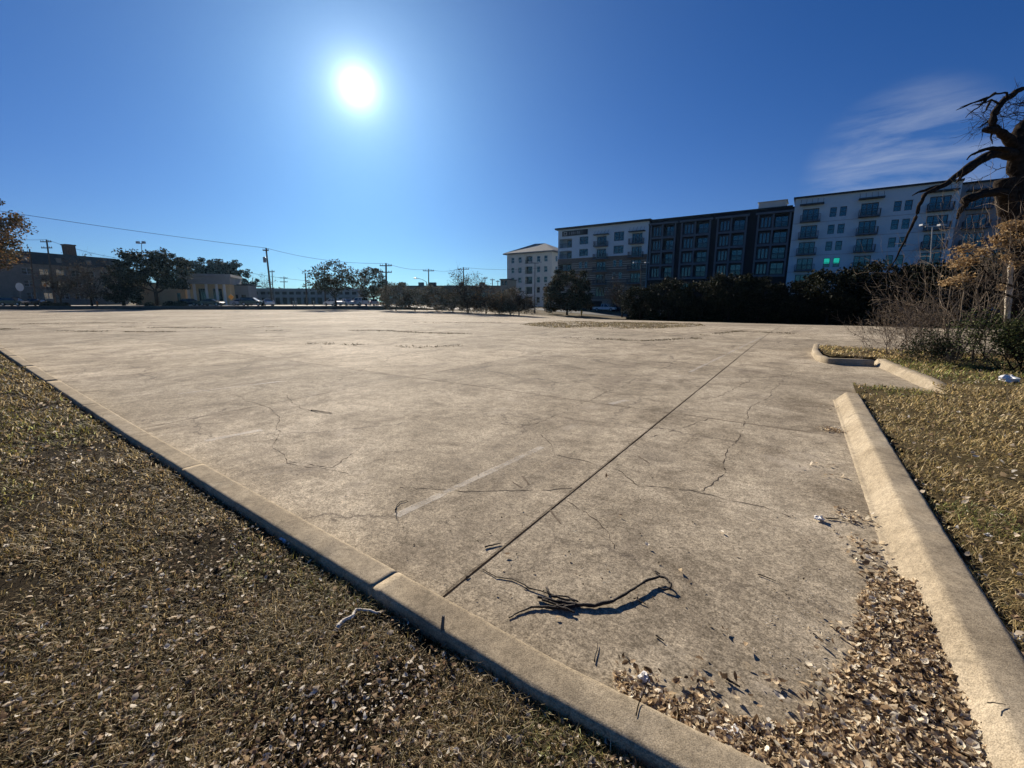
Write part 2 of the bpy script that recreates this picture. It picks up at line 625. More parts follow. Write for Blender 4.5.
def fbm(x, y, o=4):
    s = np.zeros_like(x)
    a, t = 1.0, 0.0
    for k in range(o):
        s += a * vnoise(x * 2 ** k + 17.3 * k, y * 2 ** k + 5.1 * k)
        t += a
        a *= 0.55
    return s / t


def inside(px, py, poly):
    r = np.zeros(len(px), bool)
    n = len(poly)
    for i in range(n):
        x0, y0 = poly[i]
        x1, y1 = poly[(i + 1) % n]
        c = ((y0 > py) != (y1 > py)) & (px < (x1 - x0) * (py - y0) / (y1 - y0 + 1e-12) + x0)
        r ^= c
    return r


def pick(cols, w, n):
    cols = np.array(cols)
    i = NR.choice(len(cols), n, p=np.array(w) / np.sum(w))
    return cols[i] * (0.75 + 0.5 * NR.random((n, 1)))


def scatter_polar(poly, n, rmin, rmax, amin, amax, power=0.0):
    """points in poly, denser near the origin"""
    out = []
    got = 0
    while got < n:
        k = n * 2
        r = rmin * (rmax / rmin) ** NR.random(k) if power == 0 else (rmin ** power + (rmax ** power - rmin ** power) * NR.random(k)) ** (1 / power)
        t = amin + (amax - amin) * NR.random(k)
        x, y = r * np.sin(t), r * np.cos(t)
        ok = inside(x, y, poly)
        out.append(np.stack([x[ok], y[ok]], 1))
        got += ok.sum()
        if ok.sum() == 0:
            break
    return np.concatenate(out)[:n]


def blades(mb, p, z, length, width, lean, cols):
    """p (n,2), one bent 4-vertex blade each"""
    n = len(p)
    th = NR.random(n) * 2 * PI
    ln = lean * (0.4 + NR.random(n) * 0.9)
    dx, dy = np.cos(th), np.sin(th)
    wx, wy = -dy * width * 0.5, dx * width * 0.5
    b = np.stack([p[:, 0], p[:, 1], z], 1)
    mid = b + np.stack([dx * np.sin(ln) * length * .5, dy * np.sin(ln) * length * .5, np.cos(ln) * length * .55], 1)
    l2 = np.minimum(ln + 0.5, 1.75)
    tip = mid + np.stack([dx * np.sin(l2) * length * .5, dy * np.sin(l2) * length * .5, np.cos(l2) * length * .45], 1)
    w = np.stack([wx, wy, np.zeros(n)], 1)
    vs = np.stack([b - w, b + w, mid + w * .8, mid - w * .8, tip], 1).reshape(-1, 3)
    i = np.arange(n) * 5
    mb.bulk_add(vs, np.stack([i, i + 1, i + 2, i + 3], 1), np.repeat(cols, 5, 0))
    # the tip triangle as a degenerate-free second batch shares no vertices with the first
    v2 = np.stack([mid - w * .8, mid + w * .8, tip], 1).reshape(-1, 3)
    j = np.arange(n) * 3
    mb.bulk_add(v2, np.stack([j, j + 1, j + 2], 1), np.repeat(cols, 3, 0))


def leaves(mb, p, size, cols, tilt=0.5, aspect=0.42, fold=0.5, curl=0.5, normals=None):
    """p (n,3): eight-vertex leaves, folded along the midrib and curled along their length"""
    n = len(p)
    tm = np.array([0, .33, .7, 1.0])
    th = NR.random(n) * 2 * PI
    ax = np.stack([np.cos(th), np.sin(th), np.zeros(n)], 1)
    # random tilted normal
    ph = NR.random(n) * 2 * PI
    tl = tilt * np.abs(NR.normal(size=n))
    nz = np.stack([np.sin(tl) * np.cos(ph), np.sin(tl) * np.sin(ph), np.cos(tl)], 1)
    if normals is not None:
        nz = normals
    ax = ax - nz * np.sum(ax * nz, 1, keepdims=True)
    ax /= np.linalg.norm(ax, axis=1, keepdims=True) + 1e-9
    sd = np.cross(nz, ax)
    sz = size[:, None]
    cu = (curl * (NR.random(n) * 1.6 - 0.4))[:, None]
    fo = (fold * (NR.random(n) * 1.5 - 0.3))[:, None]
    asp = (aspect * (0.6 + 0.8 * NR.random(n)))[:, None]
    out = []
    for k, t in enumerate(tm):
        c = (t - .5)
        out.append(p + ax * sz * c + nz * sz * cu * (c * c * 1.6))
    for s in (-1, 1):
        for t, w in ((.33, .5), (.7, .38)):
            c = t - .5
            out.append(p + ax * sz * c + nz * sz * (cu * c * c * 1.6 + fo * w * asp) + sd * s * sz * asp * w)
    vs = np.stack(out, 1).reshape(-1, 3)
    i = np.arange(n) * 8
    f4 = np.concatenate([np.stack([i + 1, i + 4, i + 5, i + 2], 1), np.stack([i + 1, i + 2, i + 7, i + 6], 1),
                         np.stack([i, i + 4, i + 1, i + 6], 1), np.stack([i + 2, i + 5, i + 3, i + 7], 1)])
    mb.bulk_add(vs, f4, np.repeat(cols, 8, 0))


def leafquads(mb, p, size, cols, up=0.0):
    """far foliage: one four-sided leaf clump each"""
    n = len(p)
    d = NR.normal(size=(n, 3))
    d[:, 2] += up
    d /= np.linalg.norm(d, axis=1, keepdims=True)
    r = NR.normal(size=(n, 3))
    a = np.cross(d, r)
    a /= np.linalg.norm(a, axis=1, keepdims=True) + 1e-9
    b = np.cross(d, a)
    s = size[:, None]
    vs = np.stack([p - a * s * .5, p + b * s * .32, p + a * s * .5, p - b * s * .32], 1).reshape(-1, 3)
    i = np.arange(n) * 4
    mb.bulk_add(vs, np.stack([i, i + 1, i + 2, i + 3], 1), np.repeat(cols, 4, 0))


# ------------------------------------------------------------------ setting: ground, lot, street
def grid_sheet(name, xs, ys, zf, keep, mat, kind='structure'):
    mb = MB()
    idx = {}

    def vid(i, j):
        if (i, j) not in idx:
            idx[(i, j)] = len(mb.v)
            mb.v.append((xs[i], ys[j], zf(xs[i], ys[j])))
        return idx[(i, j)]
    for i in range(len(xs) - 1):
        for j in range(len(ys) - 1):
            if keep is None or keep((xs[i] + xs[i + 1]) / 2, (ys[j] + ys[j + 1]) / 2):
                mb.f.append((vid(i, j), vid(i + 1, j), vid(i + 1, j + 1), vid(i, j + 1)))
                mb.m.append(0)
    return tag(mb.build(name, mat), kind=kind)


def frange(a, b, s):
    n = int(round((b - a) / s))
    return [a + (b - a) * k / n for k in range(n + 1)]


gx = [-900, -600, -300] + frange(-200, 200, 4) + [300, 600, 900]
gy = [-300, -100] + frange(-20, 84, 4) + [84.9, 85.0] + frange(88, 240, 4) + [300, 500, 900]
grid_sheet('ground', gx, gy, lambda x, y: zt(x, y) - (0.05 if y < 84.95 else 0.03), None, M['dirt'])

LOT = [(-150, -12), (-150, 84.5), (-28, 84.5), (-14, 80), (-2, 77)] + [xy(a, b) for a, b in ((-34, 66), (-24, 58), (0, 56), (60, 56))] + [(95, 8), (95, -12)]


def inlot(x, y):
    r = False
    n = len(LOT)
    for i in range(n):
        x0, y0 = LOT[i]
        x1, y1 = LOT[(i + 1) % n]
        if (y0 > y) != (y1 > y) and x < (x1 - x0) * (y - y0) / (y1 - y0) + x0:
            r = not r
    return r


grid_sheet('parking_lot', frange(-150, 96, 1.0), frange(-12, 85, 1.0), zt, inlot, M['lot'])
# street beyond the low wall on the left, and the road in front of the tall block
grid_sheet('street', frange(-170, -8, 4), frange(86, 106, 2.5), lambda x, y: zt(x, y) + 0.004, None, M['street'])
rd = MB()
P0 = [xy(a, b) for a, b in ((-70, 84), (60, 84), (60, 93), (-70, 93))]
for k in range(26):
    a0, a1 = -70 + 5 * k, -65 + 5 * k
    q = [xy(a0, 84), xy(a1, 84), xy(a1, 93), xy(a0, 93)]
    rd.add([(x, y, zt(x, y) + 0.01) for x, y in q], [(0, 1, 2, 3)])
tag(rd.build('road', surf('asphalt', (0.06, 0.06, 0.062), 0.2, 0.8, 0.9, world=True)), kind='structure')


def ribbon(mb, pts, w, z, jit=0.0):
    """thin strip on the lot through ground points"""
    n = len(pts)
    vs, fs = [], []
    for i, (x, y) in enumerate(pts):
        x0, y0 = pts[max(i - 1, 0)]
        x1, y1 = pts[min(i + 1, n - 1)]
        dx, dy = x1 - x0, y1 - y0
        l = math.hypot(dx, dy) or 1
        ww = w * (1 + jit * (RNG.random() - .5) * 2) * .5
        vs += [(x - dy / l * ww, y + dx / l * ww, zt(x, y) + z), (x + dy / l * ww, y - dx / l * ww, zt(x, y) + z)]
        if i:
            fs.append((2 * i - 2, 2 * i - 1, 2 * i + 1, 2 * i))
    mb.add(vs, fs)


def rough(pts, step, amp):
    """subdivide a polyline and roughen it"""
    out = [pts[0]]
    for (x0, y0), (x1, y1) in zip(pts, pts[1:]):
        l = math.hypot(x1 - x0, y1 - y0)
        k = max(1, int(l / step))
        for i in range(1, k + 1):
            t = i / k
            j = amp if i < k else 0
            out.append((x0 + (x1 - x0) * t + RNG.uniform(-j, j), y0 + (y1 - y0) * t + RNG.uniform(-j, j)))
    return out


# joints, cracks, faded stall lines of the lot
jm = MB()
j0 = [xy(-1.445, 1.45 + (13.2 - 1.45) * k / 60) for k in range(61)]
ribbon(jm, j0, 0.014, 0.0015, 0.3)
ribbon(jm, rough([xy(-1.445, 13.2), xy(-1.40, 40)], .5, .006), 0.009, 0.0015, 0.5)
tag(jm.build('expansion_joint', M['crack']), kind='structure')
fj = MB()
for b in (6.15, 11.4, 16.6, 21.8, 27.0, 37.4):
    for a0, a1 in ((-26, -9), (-9, -1.4), (-1.3, 6 if b > 12 else 0.2)):
        ribbon(fj, rough([xy(a0, b + .03), xy(a1, b)], .35, .012), 0.009 + 0.0008 * b, 0.0012, 0.8)
for a in (-6.7, -12, -17.2, -22.4):
    ribbon(fj, rough([xy(a, 1.6), xy(a, 45)], .4, .01), 0.008, 0.0012, 0.8)
tag(fj.build('slab_joints', M['faint']), kind='structure')

cz = lambda s, ox, oy, pts: [gp(ox + x / s, oy + y / s) for x, y in pts]
ck = MB()
for pts in (
    cz(2.926, 0, 330, [(690, 190), (740, 212), (800, 240), (815, 270), (820, 300), (796, 345), (840, 390), (900, 402), (950, 405), (1020, 420)]),
    cz(2.926, 0, 330, [(840, 190), (880, 230), (930, 243), (972, 245)]),
    cz(2.56, 400, 320, [(355, 290), (385, 315), (395, 345), (470, 360), (560, 385), (610, 425), (700, 430), (765, 440), (800, 420), (832, 390), (838, 330), (870, 285), (882, 260), (888, 235), (932, 205), (985, 145), (1020, 120)]),
    cz(2.56, 400, 320, [(240, 265), (340, 268), (490, 205), (600, 152), (680, 120)]),
    cz(2.56, 400, 320, [(0, 428), (170, 440), (300, 436), (440, 430)]),
    cz(2.56, 400, 320, [(418, 455), (500, 510), (530, 540), (548, 585)]),
    cz(2.56, 400, 320, [(740, 435), (860, 465), (930, 478), (1000, 505)]),
    cz(2.56, 400, 320, [(640, 300), (760, 262), (800, 250)]),
    cz(2.56, 400, 320, [(760, 205), (830, 190), (905, 150)]),
    cz(2.56, 0, 290, [(740, 440), (850, 455), (900, 420)]),
):
    ribbon(ck, rough(rough(pts, .22, .045), .05, .013), 0.0055, 0.0018, 1.1)
tag(ck.build('pavement_cracks', M['faintc']), kind='structure')
tm = MB()
for pts in (cz(2.56, 400, 320, [(288, 415), (312, 430)]), cz(2.56, 400, 320, [(313, 400), (330, 422)]),
            cz(2.56, 400, 320, [(385, 487), (412, 522)]), cz(2.56, 400, 320, [(610, 348), (640, 368)])):
    ribbon(tm, rough(pts, .05, .004), 0.016, 0.0018, 0.6)
tag(tm.build('scuff_marks', M['faint']), kind='structure')
pm = MB()
for p0, p1, w in (((396, 516), (542, 447), .075), ((178, 394), (284, 381), .10), ((205, 441), (262, 430), .10), ((610, 404), (628, 400), .10), ((690, 372), (760, 338), .08)):
    a, b = gp(*p0), gp(*p1)
    ribbon(pm, rough([a, b], .1, .004), w, 0.0025, 0.15)
tag(pm.build('faded_stall_lines', M['paint']), kind='structure')

# ------------------------------------------------------------------ kerbs
LK = [gp(x, y, .14) for x, y in ((0, 345), (150, 433), (400, 571), (560, 660), (780, 768))]
LK[0] = (LK[0][0], LK[0][1])
d0 = (LK[1][0] - LK[0][0], LK[1][1] - LK[0][1])
LK = [(LK[0][0] + (LK[0][0] - LK[1][0]) * 2.2, LK[0][1] + (LK[0][1] - LK[1][1]) * 2.2)] + LK
ld = (LK[-1][0] - LK[-2][0], LK[-1][1] - LK[-2][1])
LK.append((LK[-1][0] + ld[0] * 1.2, LK[-1][1] + ld[1] * 1.2))


def polyline_at(pts, s):
    for (x0, y0), (x1, y1) in zip(pts, pts[1:]):
        l = math.hypot(x1 - x0, y1 - y0)
        if s <= l:
            t = s / l
            return x0 + (x1 - x0) * t, y0 + (y1 - y0) * t, (x1 - x0) / l, (y1 - y0) / l
        s -= l
    return x1, y1, (x1 - x0) / l, (y1 - y0) / l


def plen(pts):
    return sum(math.hypot(b[0] - a[0], b[1] - a[1]) for a, b in zip(pts, pts[1:]))


def sweep(mb, pts, prof, breaks, step=0.05, amp=0.003, seed=1, zoff=None):
    """kerb: profile (offset to the right of travel, z) swept along pts in separate castings with hairline gaps"""
    rg = random.Random(seed)
    n = len(prof)
    total = plen(pts)
    cuts = [0] + breaks + [total]
    for s0, s1 in zip(cuts, cuts[1:]):
        s0, s1 = s0 + .002, s1 - .002
        near = True
        ss_ = []
        s = s0
        while s < s1:
            x, y, _, _ = polyline_at(pts, s)
            ss_.append(s)
            s += step if math.hypot(x, y) < 9 else step * 6
        ss_.append(s1)
        vs, fs = [], []
        for i, s in enumerate(ss_):
            x, y, dx, dy = polyline_at(pts, s)
            for k, (o, z) in enumerate(prof):
                w = amp * 1.6 * (float(fbm(np.array([s * 9.0 + k * 31.7 + seed * 3.3]), np.array([k * 1.7]))[0]) - .5)
                w += amp * rg.uniform(-.35, .35)
                zz = z + (zoff(s) if zoff else 0)
                vs.append((x + dy * (o + w), y - dx * (o + w), zz + (w * .7 if 0 < k < n - 1 else 0)))
        for i in range(len(ss_) - 1):
            for k in range(n - 1):
                fs.append((i * n + k, i * n + k + 1, (i + 1) * n + k + 1, (i + 1) * n + k))
        fs.append(tuple(range(n - 1, -1, -1)))
        fs.append(tuple((len(ss_) - 1) * n + k for k in range(n)))
        mb.add(vs, fs)


tot = plen(LK)
# castings end where the photograph shows joints
def s_of(px, py, z=.14):
    gx_, gy_ = gp(px, py, z)
    best = min((math.hypot(polyline_at(LK, s)[0] - gx_, polyline_at(LK, s)[1] - gy_), s) for s in np.arange(0, tot, .02))
    return float(best[1])


brk = sorted([s_of(400, 571), s_of(205, 463), s_of(100, 403)])
far = [brk[0] - 3.0 * k for k in range(1, 12) if brk[0] - 3.0 * k > .5]
brk = sorted(far) + brk
lkm = MB()
# travelling towards the viewer: the lot lies to the left (negative), the grass to the right
sweep(lkm, LK, [(-.012, -.03), (-.010, .05), (-.006, .105), (-.004, .118), (.003, .131), (.013, .1385), (.024, .1415), (.032, .142), (.148, .142), (.155, .1415), (.166, .1375), (.173, .129), (.177, .117), (.178, .108), (.179, -.03)],
      brk, seed=3)
tag(lkm.build('kerb', M['kerb'], smooth=True), kind='structure')
# crack across the kerb
kc = MB()
for q in ([(650, 676), (645, 690), (640, 700), (636, 716)],):
    pts = rough([gp(x, y, .146) for x, y in q], .03, .004)
    vs, fs = [], []
    for i, (x, y) in enumerate(pts):
        vs += [(x - .0025, y, .1465), (x + .0025, y, .1465)]
        if i:
            fs.append((2 * i - 2, 2 * i - 1, 2 * i + 1, 2 * i))
    kc.add(vs, fs)
tag(kc.build('kerb_crack', M['crack']), kind='structure')

# right kerb: from the corner out of frame to its open end, then the inlet and the island's nose
RB = [gp(985, 768), gp(905, 600), gp(835, 400)]
rd0 = (RB[2][0] - RB[1][0], RB[2][1] - RB[1][1])
rl = math.hypot(*rd0)
rdir = (rd0[0] / rl, rd0[1] / rl)
RB = [(RB[1][0] - rdir[0] * 2.4, RB[1][1] - rdir[1] * 2.4), RB[1], (RB[2][0], RB[2][1])]
RPROF = [(-.03, -.03), (-.028, .003), (-.004, .007), (.010, .014), (.022, .028), (.028, .037), (.094, .113), (.099, .119), (.105, .127), (.113, .1345), (.123, .139), (.133, .1412), (.141, .142), (.256, .142), (.264, .1415), (.276, .138), (.284, .130), (.288, .118), (.29, .10), (.29, -.03)]
rkm = MB()
sweep(rkm, RB, RPROF, [], seed=9, amp=.004)
# inlet side kerb, tapering down to the lawn at its near end
PQ = [gp(948, 399), gp(872, 364)]
sweep(rkm, PQ, [(-.02, -.03), (-.015, .004), (.015, .02), (.075, .12), (.10, .142), (.24, .144), (.262, .13), (.266, -.03)][:8], [], seed=11, amp=.004,
      zoff=lambda s: -.105 * (1 - ss(0, 1.3, s)))
# shaded kerb across the back of the inlet and the island's rounded nose
QR = [gp(874, 366), gp(826, 364), gp(815, 360), gp(811, 354), gp(813, 348)]
sweep(rkm, QR, [(.0, -.03), (.01, .12), (.03, .143), (.15, .144), (.17, .13), (.172, -.03)], [], seed=12, amp=.003)
tag(rkm.build('kerb', M['kerb_r'], smooth=True), kind='structure')

# ------------------------------------------------------------------ lawns
n_off = lambda p, d, o: (p[0] + d[1] * o, p[1] - d[0] * o)
LG = []                        # left lawn outline: along the kerb's grass side, then round behind the viewer
for i, p in enumerate(LK):
    a, b = LK[max(i - 1, 0)], LK[min(i + 1, len(LK) - 1)]
    l = math.hypot(b[0] - a[0], b[1] - a[1])
    LG.append(n_off(p, ((b[0] - a[0]) / l, (b[1] - a[1]) / l), .165))
LG += [(1.3, -6), (-50, -6)]
RG = [n_off(p, rdir, .28) for p in RB]
RG += [gp(852, 388), gp(880, 392.5), gp(950, 399.5), gp(948, 397, .02)]
rgq = [gp(881, 363), gp(872, 361), gp(830, 359), gp(818, 354), gp(817, 349)]
RG += rgq
bx, by = rgq[-1]
RG += [(bx + V[0] * 9, by + V[1] * 9), (bx + V[0] * 30, by + V[1] * 30), (40, -4), (1.5, -4)]


def lawn(name, poly, z, mat, step, amp, label_kind='structure', xr=None, yr=None):
    mb = MB()
    x0, x1 = xr
    y0, y1 = yr
    xs, ys = frange(x0, x1, step), frange(y0, y1, step)
    X, Y = np.meshgrid(np.array(xs), np.array(ys), indexing='ij')
    Z = z + amp * (fbm(X.ravel() * 3.1, Y.ravel() * 3.1, 4) - .5) * 2
    Z = Z.reshape(X.shape)
    ins = inside(X.ravel(), Y.ravel(), poly).reshape(X.shape)
    idx = {}
    for i in range(len(xs) - 1):
        for j in range(len(ys) - 1):
            if ins[i, j] and ins[i + 1, j] and ins[i, j + 1] and ins[i + 1, j + 1]:
                q = []
                for a, b in ((i, j), (i + 1, j), (i + 1, j + 1), (i, j + 1)):
                    if (a, b) not in idx:
                        idx[(a, b)] = len(mb.v)
                        mb.v.append((X[a, b], Y[a, b], Z[a, b]))
                    q.append(idx[(a, b)])
                mb.f.append(tuple(q))
                mb.m.append(0)
    return tag(mb.build(name, mat, smooth=True), kind=label_kind)


def flat_poly(name, poly, z, mat):
    mb = MB()
    mb.add([(x, y, z) for x, y in poly], [tuple(range(len(poly)))])
    return tag(mb.build(name, mat), kind='structure')


# a filled sheet just under the bumpy one closes the strip along the kerbs
flat_poly('lawn_soil', LG, .068, M['soil'])
flat_poly('lawn_soil', RG, .075, M['soil_r'])
lawn('lawn', LG, .082, M['soil'], .06, .014, xr=(-9, 1.5), yr=(.2, 9))
lawn('lawn', LG, .082, M['soil'], .4, .014, xr=(-50, -8), yr=(-2, 30))
lawn('lawn', RG, .10, M['soil_r'], .12, .022, xr=(1, 19), yr=(.5, 17))

gz = lambda p, z, amp: z + amp * (fbm(p[:, 0] * 3.1, p[:, 1] * 3.1, 4) - .5) * 2

grass = MB()
GC = [(.26, .18, .075), (.40, .305, .145), (.15, .12, .042), (.10, .092, .032), (.60, .485, .28), (.06, .04, .02), (.80, .69, .49)]
GW = [4, 3, 2.2, 1.5, 1.8, 2.4, .8]
p = scatter_polar(LG, 330000, .8, 26, -1.62, 1.1)
r = np.hypot(p[:, 0], p[:, 1])
tuft = fbm(p[:, 0] * 1.7, p[:, 1] * 1.7, 4)
keep = NR.random(len(p)) < np.clip((tuft - .33) * 4.5, .22, 1)
p, r, tuft = p[keep], r[keep], tuft[keep]
ln = (.020 + .042 * NR.random(len(p))) * (.25 + 1.7 * tuft) * np.clip(r / 4, 1, 2.2)
wd = .0034 * np.clip(r / 2.2, 1, 7)
green = fbm(p[:, 0] * .8 + 40, p[:, 1] * .8, 3)
gc = pick(GC, GW, len(p))
gm = (green > .55) & (NR.random(len(p)) < .4)
gc[gm] = gc[gm] * np.array([.78, .95, .62])
blades(grass, p, gz(p, .078, .014), ln, wd, 1.15, gc)
# a longer fringe where the mower cannot reach, along the foot of the kerb
fr = []
L2 = [q for q in LG[:len(LK)]]
tl_ = plen(L2)
s_ = NR.random(16000) ** .5 * tl_
for s in s_:
    x, y, dx, dy = polyline_at(L2, float(s))
    o = .045 + abs(RNG.gauss(0, .07))
    fr.append((x + dy * o, y - dx * o))
fr = np.array(fr)
fr = fr[fbm(fr[:, 0] * 2.3, fr[:, 1] * 2.3, 3) > .38]
blades(grass, fr, gz(fr, .076, .010), .025 + .035 * NR.random(len(fr)), .0034 * np.clip(np.hypot(fr[:, 0], fr[:, 1]) / 2.2, 1, 6), .8, pick(GC, GW, len(fr)))
tag(grass.build('grass', M['blade']), 'patchy brown and olive dormant grass left of the long kerb', 'grass', kind='stuff')

lit = MB()
LCOL = [(.66, .55, .41), (.82, .75, .63), (.38, .27, .17), (.20, .13, .08), (.10, .065, .04), (.42, .31, .19)]
p = scatter_polar(LG, 34000, .8, 20, -1.62, 1.1)
dens = fbm(p[:, 0] * 1.1 + 9, p[:, 1] * 1.1, 3)
p = p[NR.random(len(p)) < np.clip((dens - .32) * 5, .3, 1)]
r = np.hypot(p[:, 0], p[:, 1])
z = gz(p, .094, .014) + NR.random(len(p)) * .014
leaves(lit, np.column_stack([p, z]), (.009 + .024 * NR.random(len(p)) ** 1.8) * np.clip(r / 4, 1, 2.2), pick(LCOL, [3, 2.2, 3, 2.4, 2.0, 2.2], len(p)), tilt=.85, aspect=.50, fold=.9, curl=.9)
tag(lit.build('leaf_litter', M['leaf']), 'pale dead leaves strewn through the grass left of the kerb', 'leaves', kind='stuff')

grass = MB()
GC2 = [(.50, .37, .165), (.64, .50, .26), (.33, .255, .10), (.19, .175, .06), (.76, .62, .36), (.17, .115, .05)]
p = scatter_polar(RG, 95000, 2.0, 24, .35, 1.35, power=.35)
r = np.hypot(p[:, 0], p[:, 1])
tuft = fbm(p[:, 0] * 1.9, p[:, 1] * 1.9, 4)
keep = NR.random(len(p)) < np.clip((tuft - .28) * 4.5, .2, 1)
p, r, tuft = p[keep], r[keep], tuft[keep]
gc = pick(GC2, [4, 3, 2.5, 1.6, 1.3, 1.8], len(p))
g2 = fbm(p[:, 0] * .7 + 11, p[:, 1] * .7, 3)
gm = ((g2 > .66) | (np.hypot(p[:, 0] - 9.3, p[:, 1] - 9.0) < 1.8)) & (NR.random(len(p)) < .5)
gc[gm] *= np.array([.55, .75, .5])
blades(grass, p, gz(p, .098, .022), (.026 + .045 * NR.random(len(p))) * (.3 + 1.6 * tuft) * np.clip(r / 7, 1, 2), .0035 * np.clip(r / 2.5, 1, 6), 1.05, gc)
tag(grass.build('grass', M['blade']), 'straw coloured dormant grass on the raised bed right of the kerb', 'grass', kind='stuff')
lit = MB()
p = scatter_polar(RG, 1500, 2.0, 16, .4, 1.3)
leaves(lit, np.column_stack([p, gz(p, .125, .022)]), .025 + .03 * NR.random(len(p)), pick(LCOL, [3, 2.0, 3, 2.4, 1.4, 2.2], len(p)), tilt=.7, aspect=.55, fold=.7, curl=.8)
tag(lit.build('leaf_litter', M['leaf']), 'scattered dead leaves on the raised bed right of the kerb', 'leaves', kind='stuff')

# thin tufts of weeds in far joints and the worn grass strip on the lot
weeds = MB()
wp = []
for pts, k in (([(60, 331), (150, 332), (209, 331), (300, 330.5), (380, 330.5), (428, 333), (516, 335)], 900), ([(2, 325), (40, 323.5), (100, 323), (155, 323)], 260),
               ([(120, 327), (200, 328), (330, 326)], 240), ([(380, 322), (470, 323), (520, 322)], 180), ([(560, 337), (640, 341), (700, 338)], 160),
               ([(300, 343), (420, 347), (520, 343)], 130), ([(700, 336), (740, 331), (800, 334)], 160), ([(0, 329), (20, 329.5)], 150)):
    g = [gp(x, y) for x, y in pts]
    l = plen(g)
    for _ in range(k):
        s = RNG.random() * l
        if float(fbm(np.array([s * .55]), np.array([k * 1.0]))[0]) < .45:
            continue
        x, y, dx, dy = polyline_at(g, s)
        wp.append((x + RNG.gauss(0, .14), y + RNG.gauss(0, .14)))
wp = np.array(wp)
wp = np.repeat(wp, 5, 0) + NR.normal(size=(len(wp) * 5, 2)) * .09
wz = np.array([zt(x, y) for x, y in wp])
blades(weeds, wp, wz, .03 + .045 * NR.random(len(wp)), np.full(len(wp), .028), 1.1, pick([(.08, .062, .032), (.06, .06, .025), (.13, .10, .055)], [3, 2, 2], len(wp)))
strip = [gp(x, y) for x, y in ((520, 324.5), (560, 321), (610, 322), (700, 323.5), (705, 326), (660, 328.5), (600, 329), (545, 327.5))]
sx, sy = [q[0] for q in strip], [q[1] for q in strip]
q = np.column_stack([NR.uniform(min(sx), max(sx), 40000), NR.uniform(min(sy), max(sy), 40000)])
q = q[inside(q[:, 0], q[:, 1], strip)]
q = q[fbm(q[:, 0] * .5, q[:, 1] * .5, 4) > .42][:9000]
STRIP = [(.22, .17, .09), (.30, .24, .14), (.15, .13, .06), (.10, .085, .045), (.36, .30, .19), (.09, .065, .035)]
blades(weeds, q, np.array([zt(x, y) for x, y in q]), .05 + .06 * NR.random(len(q)), np.full(len(q), .05), 1.0, pick(STRIP, [4, 2, 3, 2, 1, 2], len(q)))
tag(weeds.build('weeds', M['blade']), 'brown weeds in the joints and the worn strip far across the lot', 'weeds', kind='stuff')

# ------------------------------------------------------------------ leaf drift in the corner of the kerbs
pile = MB()
PB = [gp(x, y) for x, y in ((875, 575), (905, 592), (935, 650), (960, 705), (990, 768))]
PB = [(x + .065, y - .02) for x, y in PB]
PE = [gp(x, y) for x, y in ((868, 580), (858, 600), (853, 650), (836, 668), (832, 700), (803, 722), (772, 724), (738, 718), (696, 706), (664, 692), (628, 677), (612, 670))]
corner = (1.30, .70)
PPOLY = PB + [(1.50, .95), corner, gp(780, 768, .14), gp(700, 729, .14), gp(622, 689, .14)] + PE[::-1]
q = np.column_stack([NR.uniform(.3, 2.3, 90000), NR.uniform(.6, 2.5, 90000)])
ins = inside(q[:, 0], q[:, 1], PPOLY)
q = q[ins]


def edge_dist(q, poly):
    d = np.full(len(q), 9.0)
    for (x0, y0), (x1, y1) in zip(poly, poly[1:]):
        vx, vy = x1 - x0, y1 - y0
        t = np.clip(((q[:, 0] - x0) * vx + (q[:, 1] - y0) * vy) / (vx * vx + vy * vy + 1e-9), 0, 1)
        d = np.minimum(d, np.hypot(q[:, 0] - x0 - vx * t, q[:, 1] - y0 - vy * t))
    return d


ed = edge_dist(q, PE)
q, ed = q[:19000], ed[:19000]
k = NR.random(len(q)) < np.clip(ed / .06 + .12, 0, 1)
q, ed = q[k], ed[k]
hz = np.clip(ed * .24, 0, .05)
z = .006 + hz * NR.random(len(q)) ** .4 + .012 * NR.random(len(q))
PC = [(.73, .60, .41), (.86, .76, .58), (.53, .395, .245), (.29, .20, .12), (.12, .08, .048), (.64, .50, .32), (.90, .83, .69)]
leaves(pile, np.column_stack([q, z]), .013 + .030 * NR.random(len(q)) ** 1.8, pick(PC, [3, 2, 3.2, 3.0, 2.6, 3, 1.0], len(q)), tilt=.75, aspect=.50, fold=.9, curl=.9)
# stray ones along the gutters and the lone clump farther up
ex = []
for px, py, n, s in ((830, 430, 90, .07), (858, 520, 40, .07), (848, 518, 16, .05), (862, 545, 30, .07), (868, 560, 40, .07), (745, 690, 30, .1), (700, 700, 60, .06), (842, 690, 40, .06),
                     (853, 640, 40, .05), (825, 470, 10, .1), (835, 408, 8, .1), (870, 365, 40, .12), (640, 682, 50, .05), (820, 716, 60, .05), (735, 600, 10, .4), (650, 545, 6, .6), (880, 583, 30, .05)):
    g = gp(px, py)
    for _ in range(n):
        ex.append((g[0] + RNG.gauss(0, s), g[1] + RNG.gauss(0, s)))
ex = np.array(ex)
leaves(pile, np.column_stack([ex, np.full(len(ex), .010) + NR.random(len(ex)) * .012]), .02 + .03 * NR.random(len(ex)), pick(PC, [3, 2, 3.2, 3.6, 3.6, 3, 1.2], len(ex)), tilt=.5, aspect=.45, fold=.7, curl=.8)
big = q[NR.random(len(q)) < .008]
leaves(pile, np.column_stack([big, .02 + np.clip(edge_dist(big, PE) * .2, 0, .04)]), .036 + .022 * NR.random(len(big)), pick(PC, [2, 1.4, 3, 3, 2.5, 3, .8], len(big)), tilt=.6, aspect=.5, fold=.9, curl=1.0)
stem = q[NR.random(len(q)) < .05]
sz_ = .01 + np.clip(edge_dist(stem, PE) * .2, 0, .042)
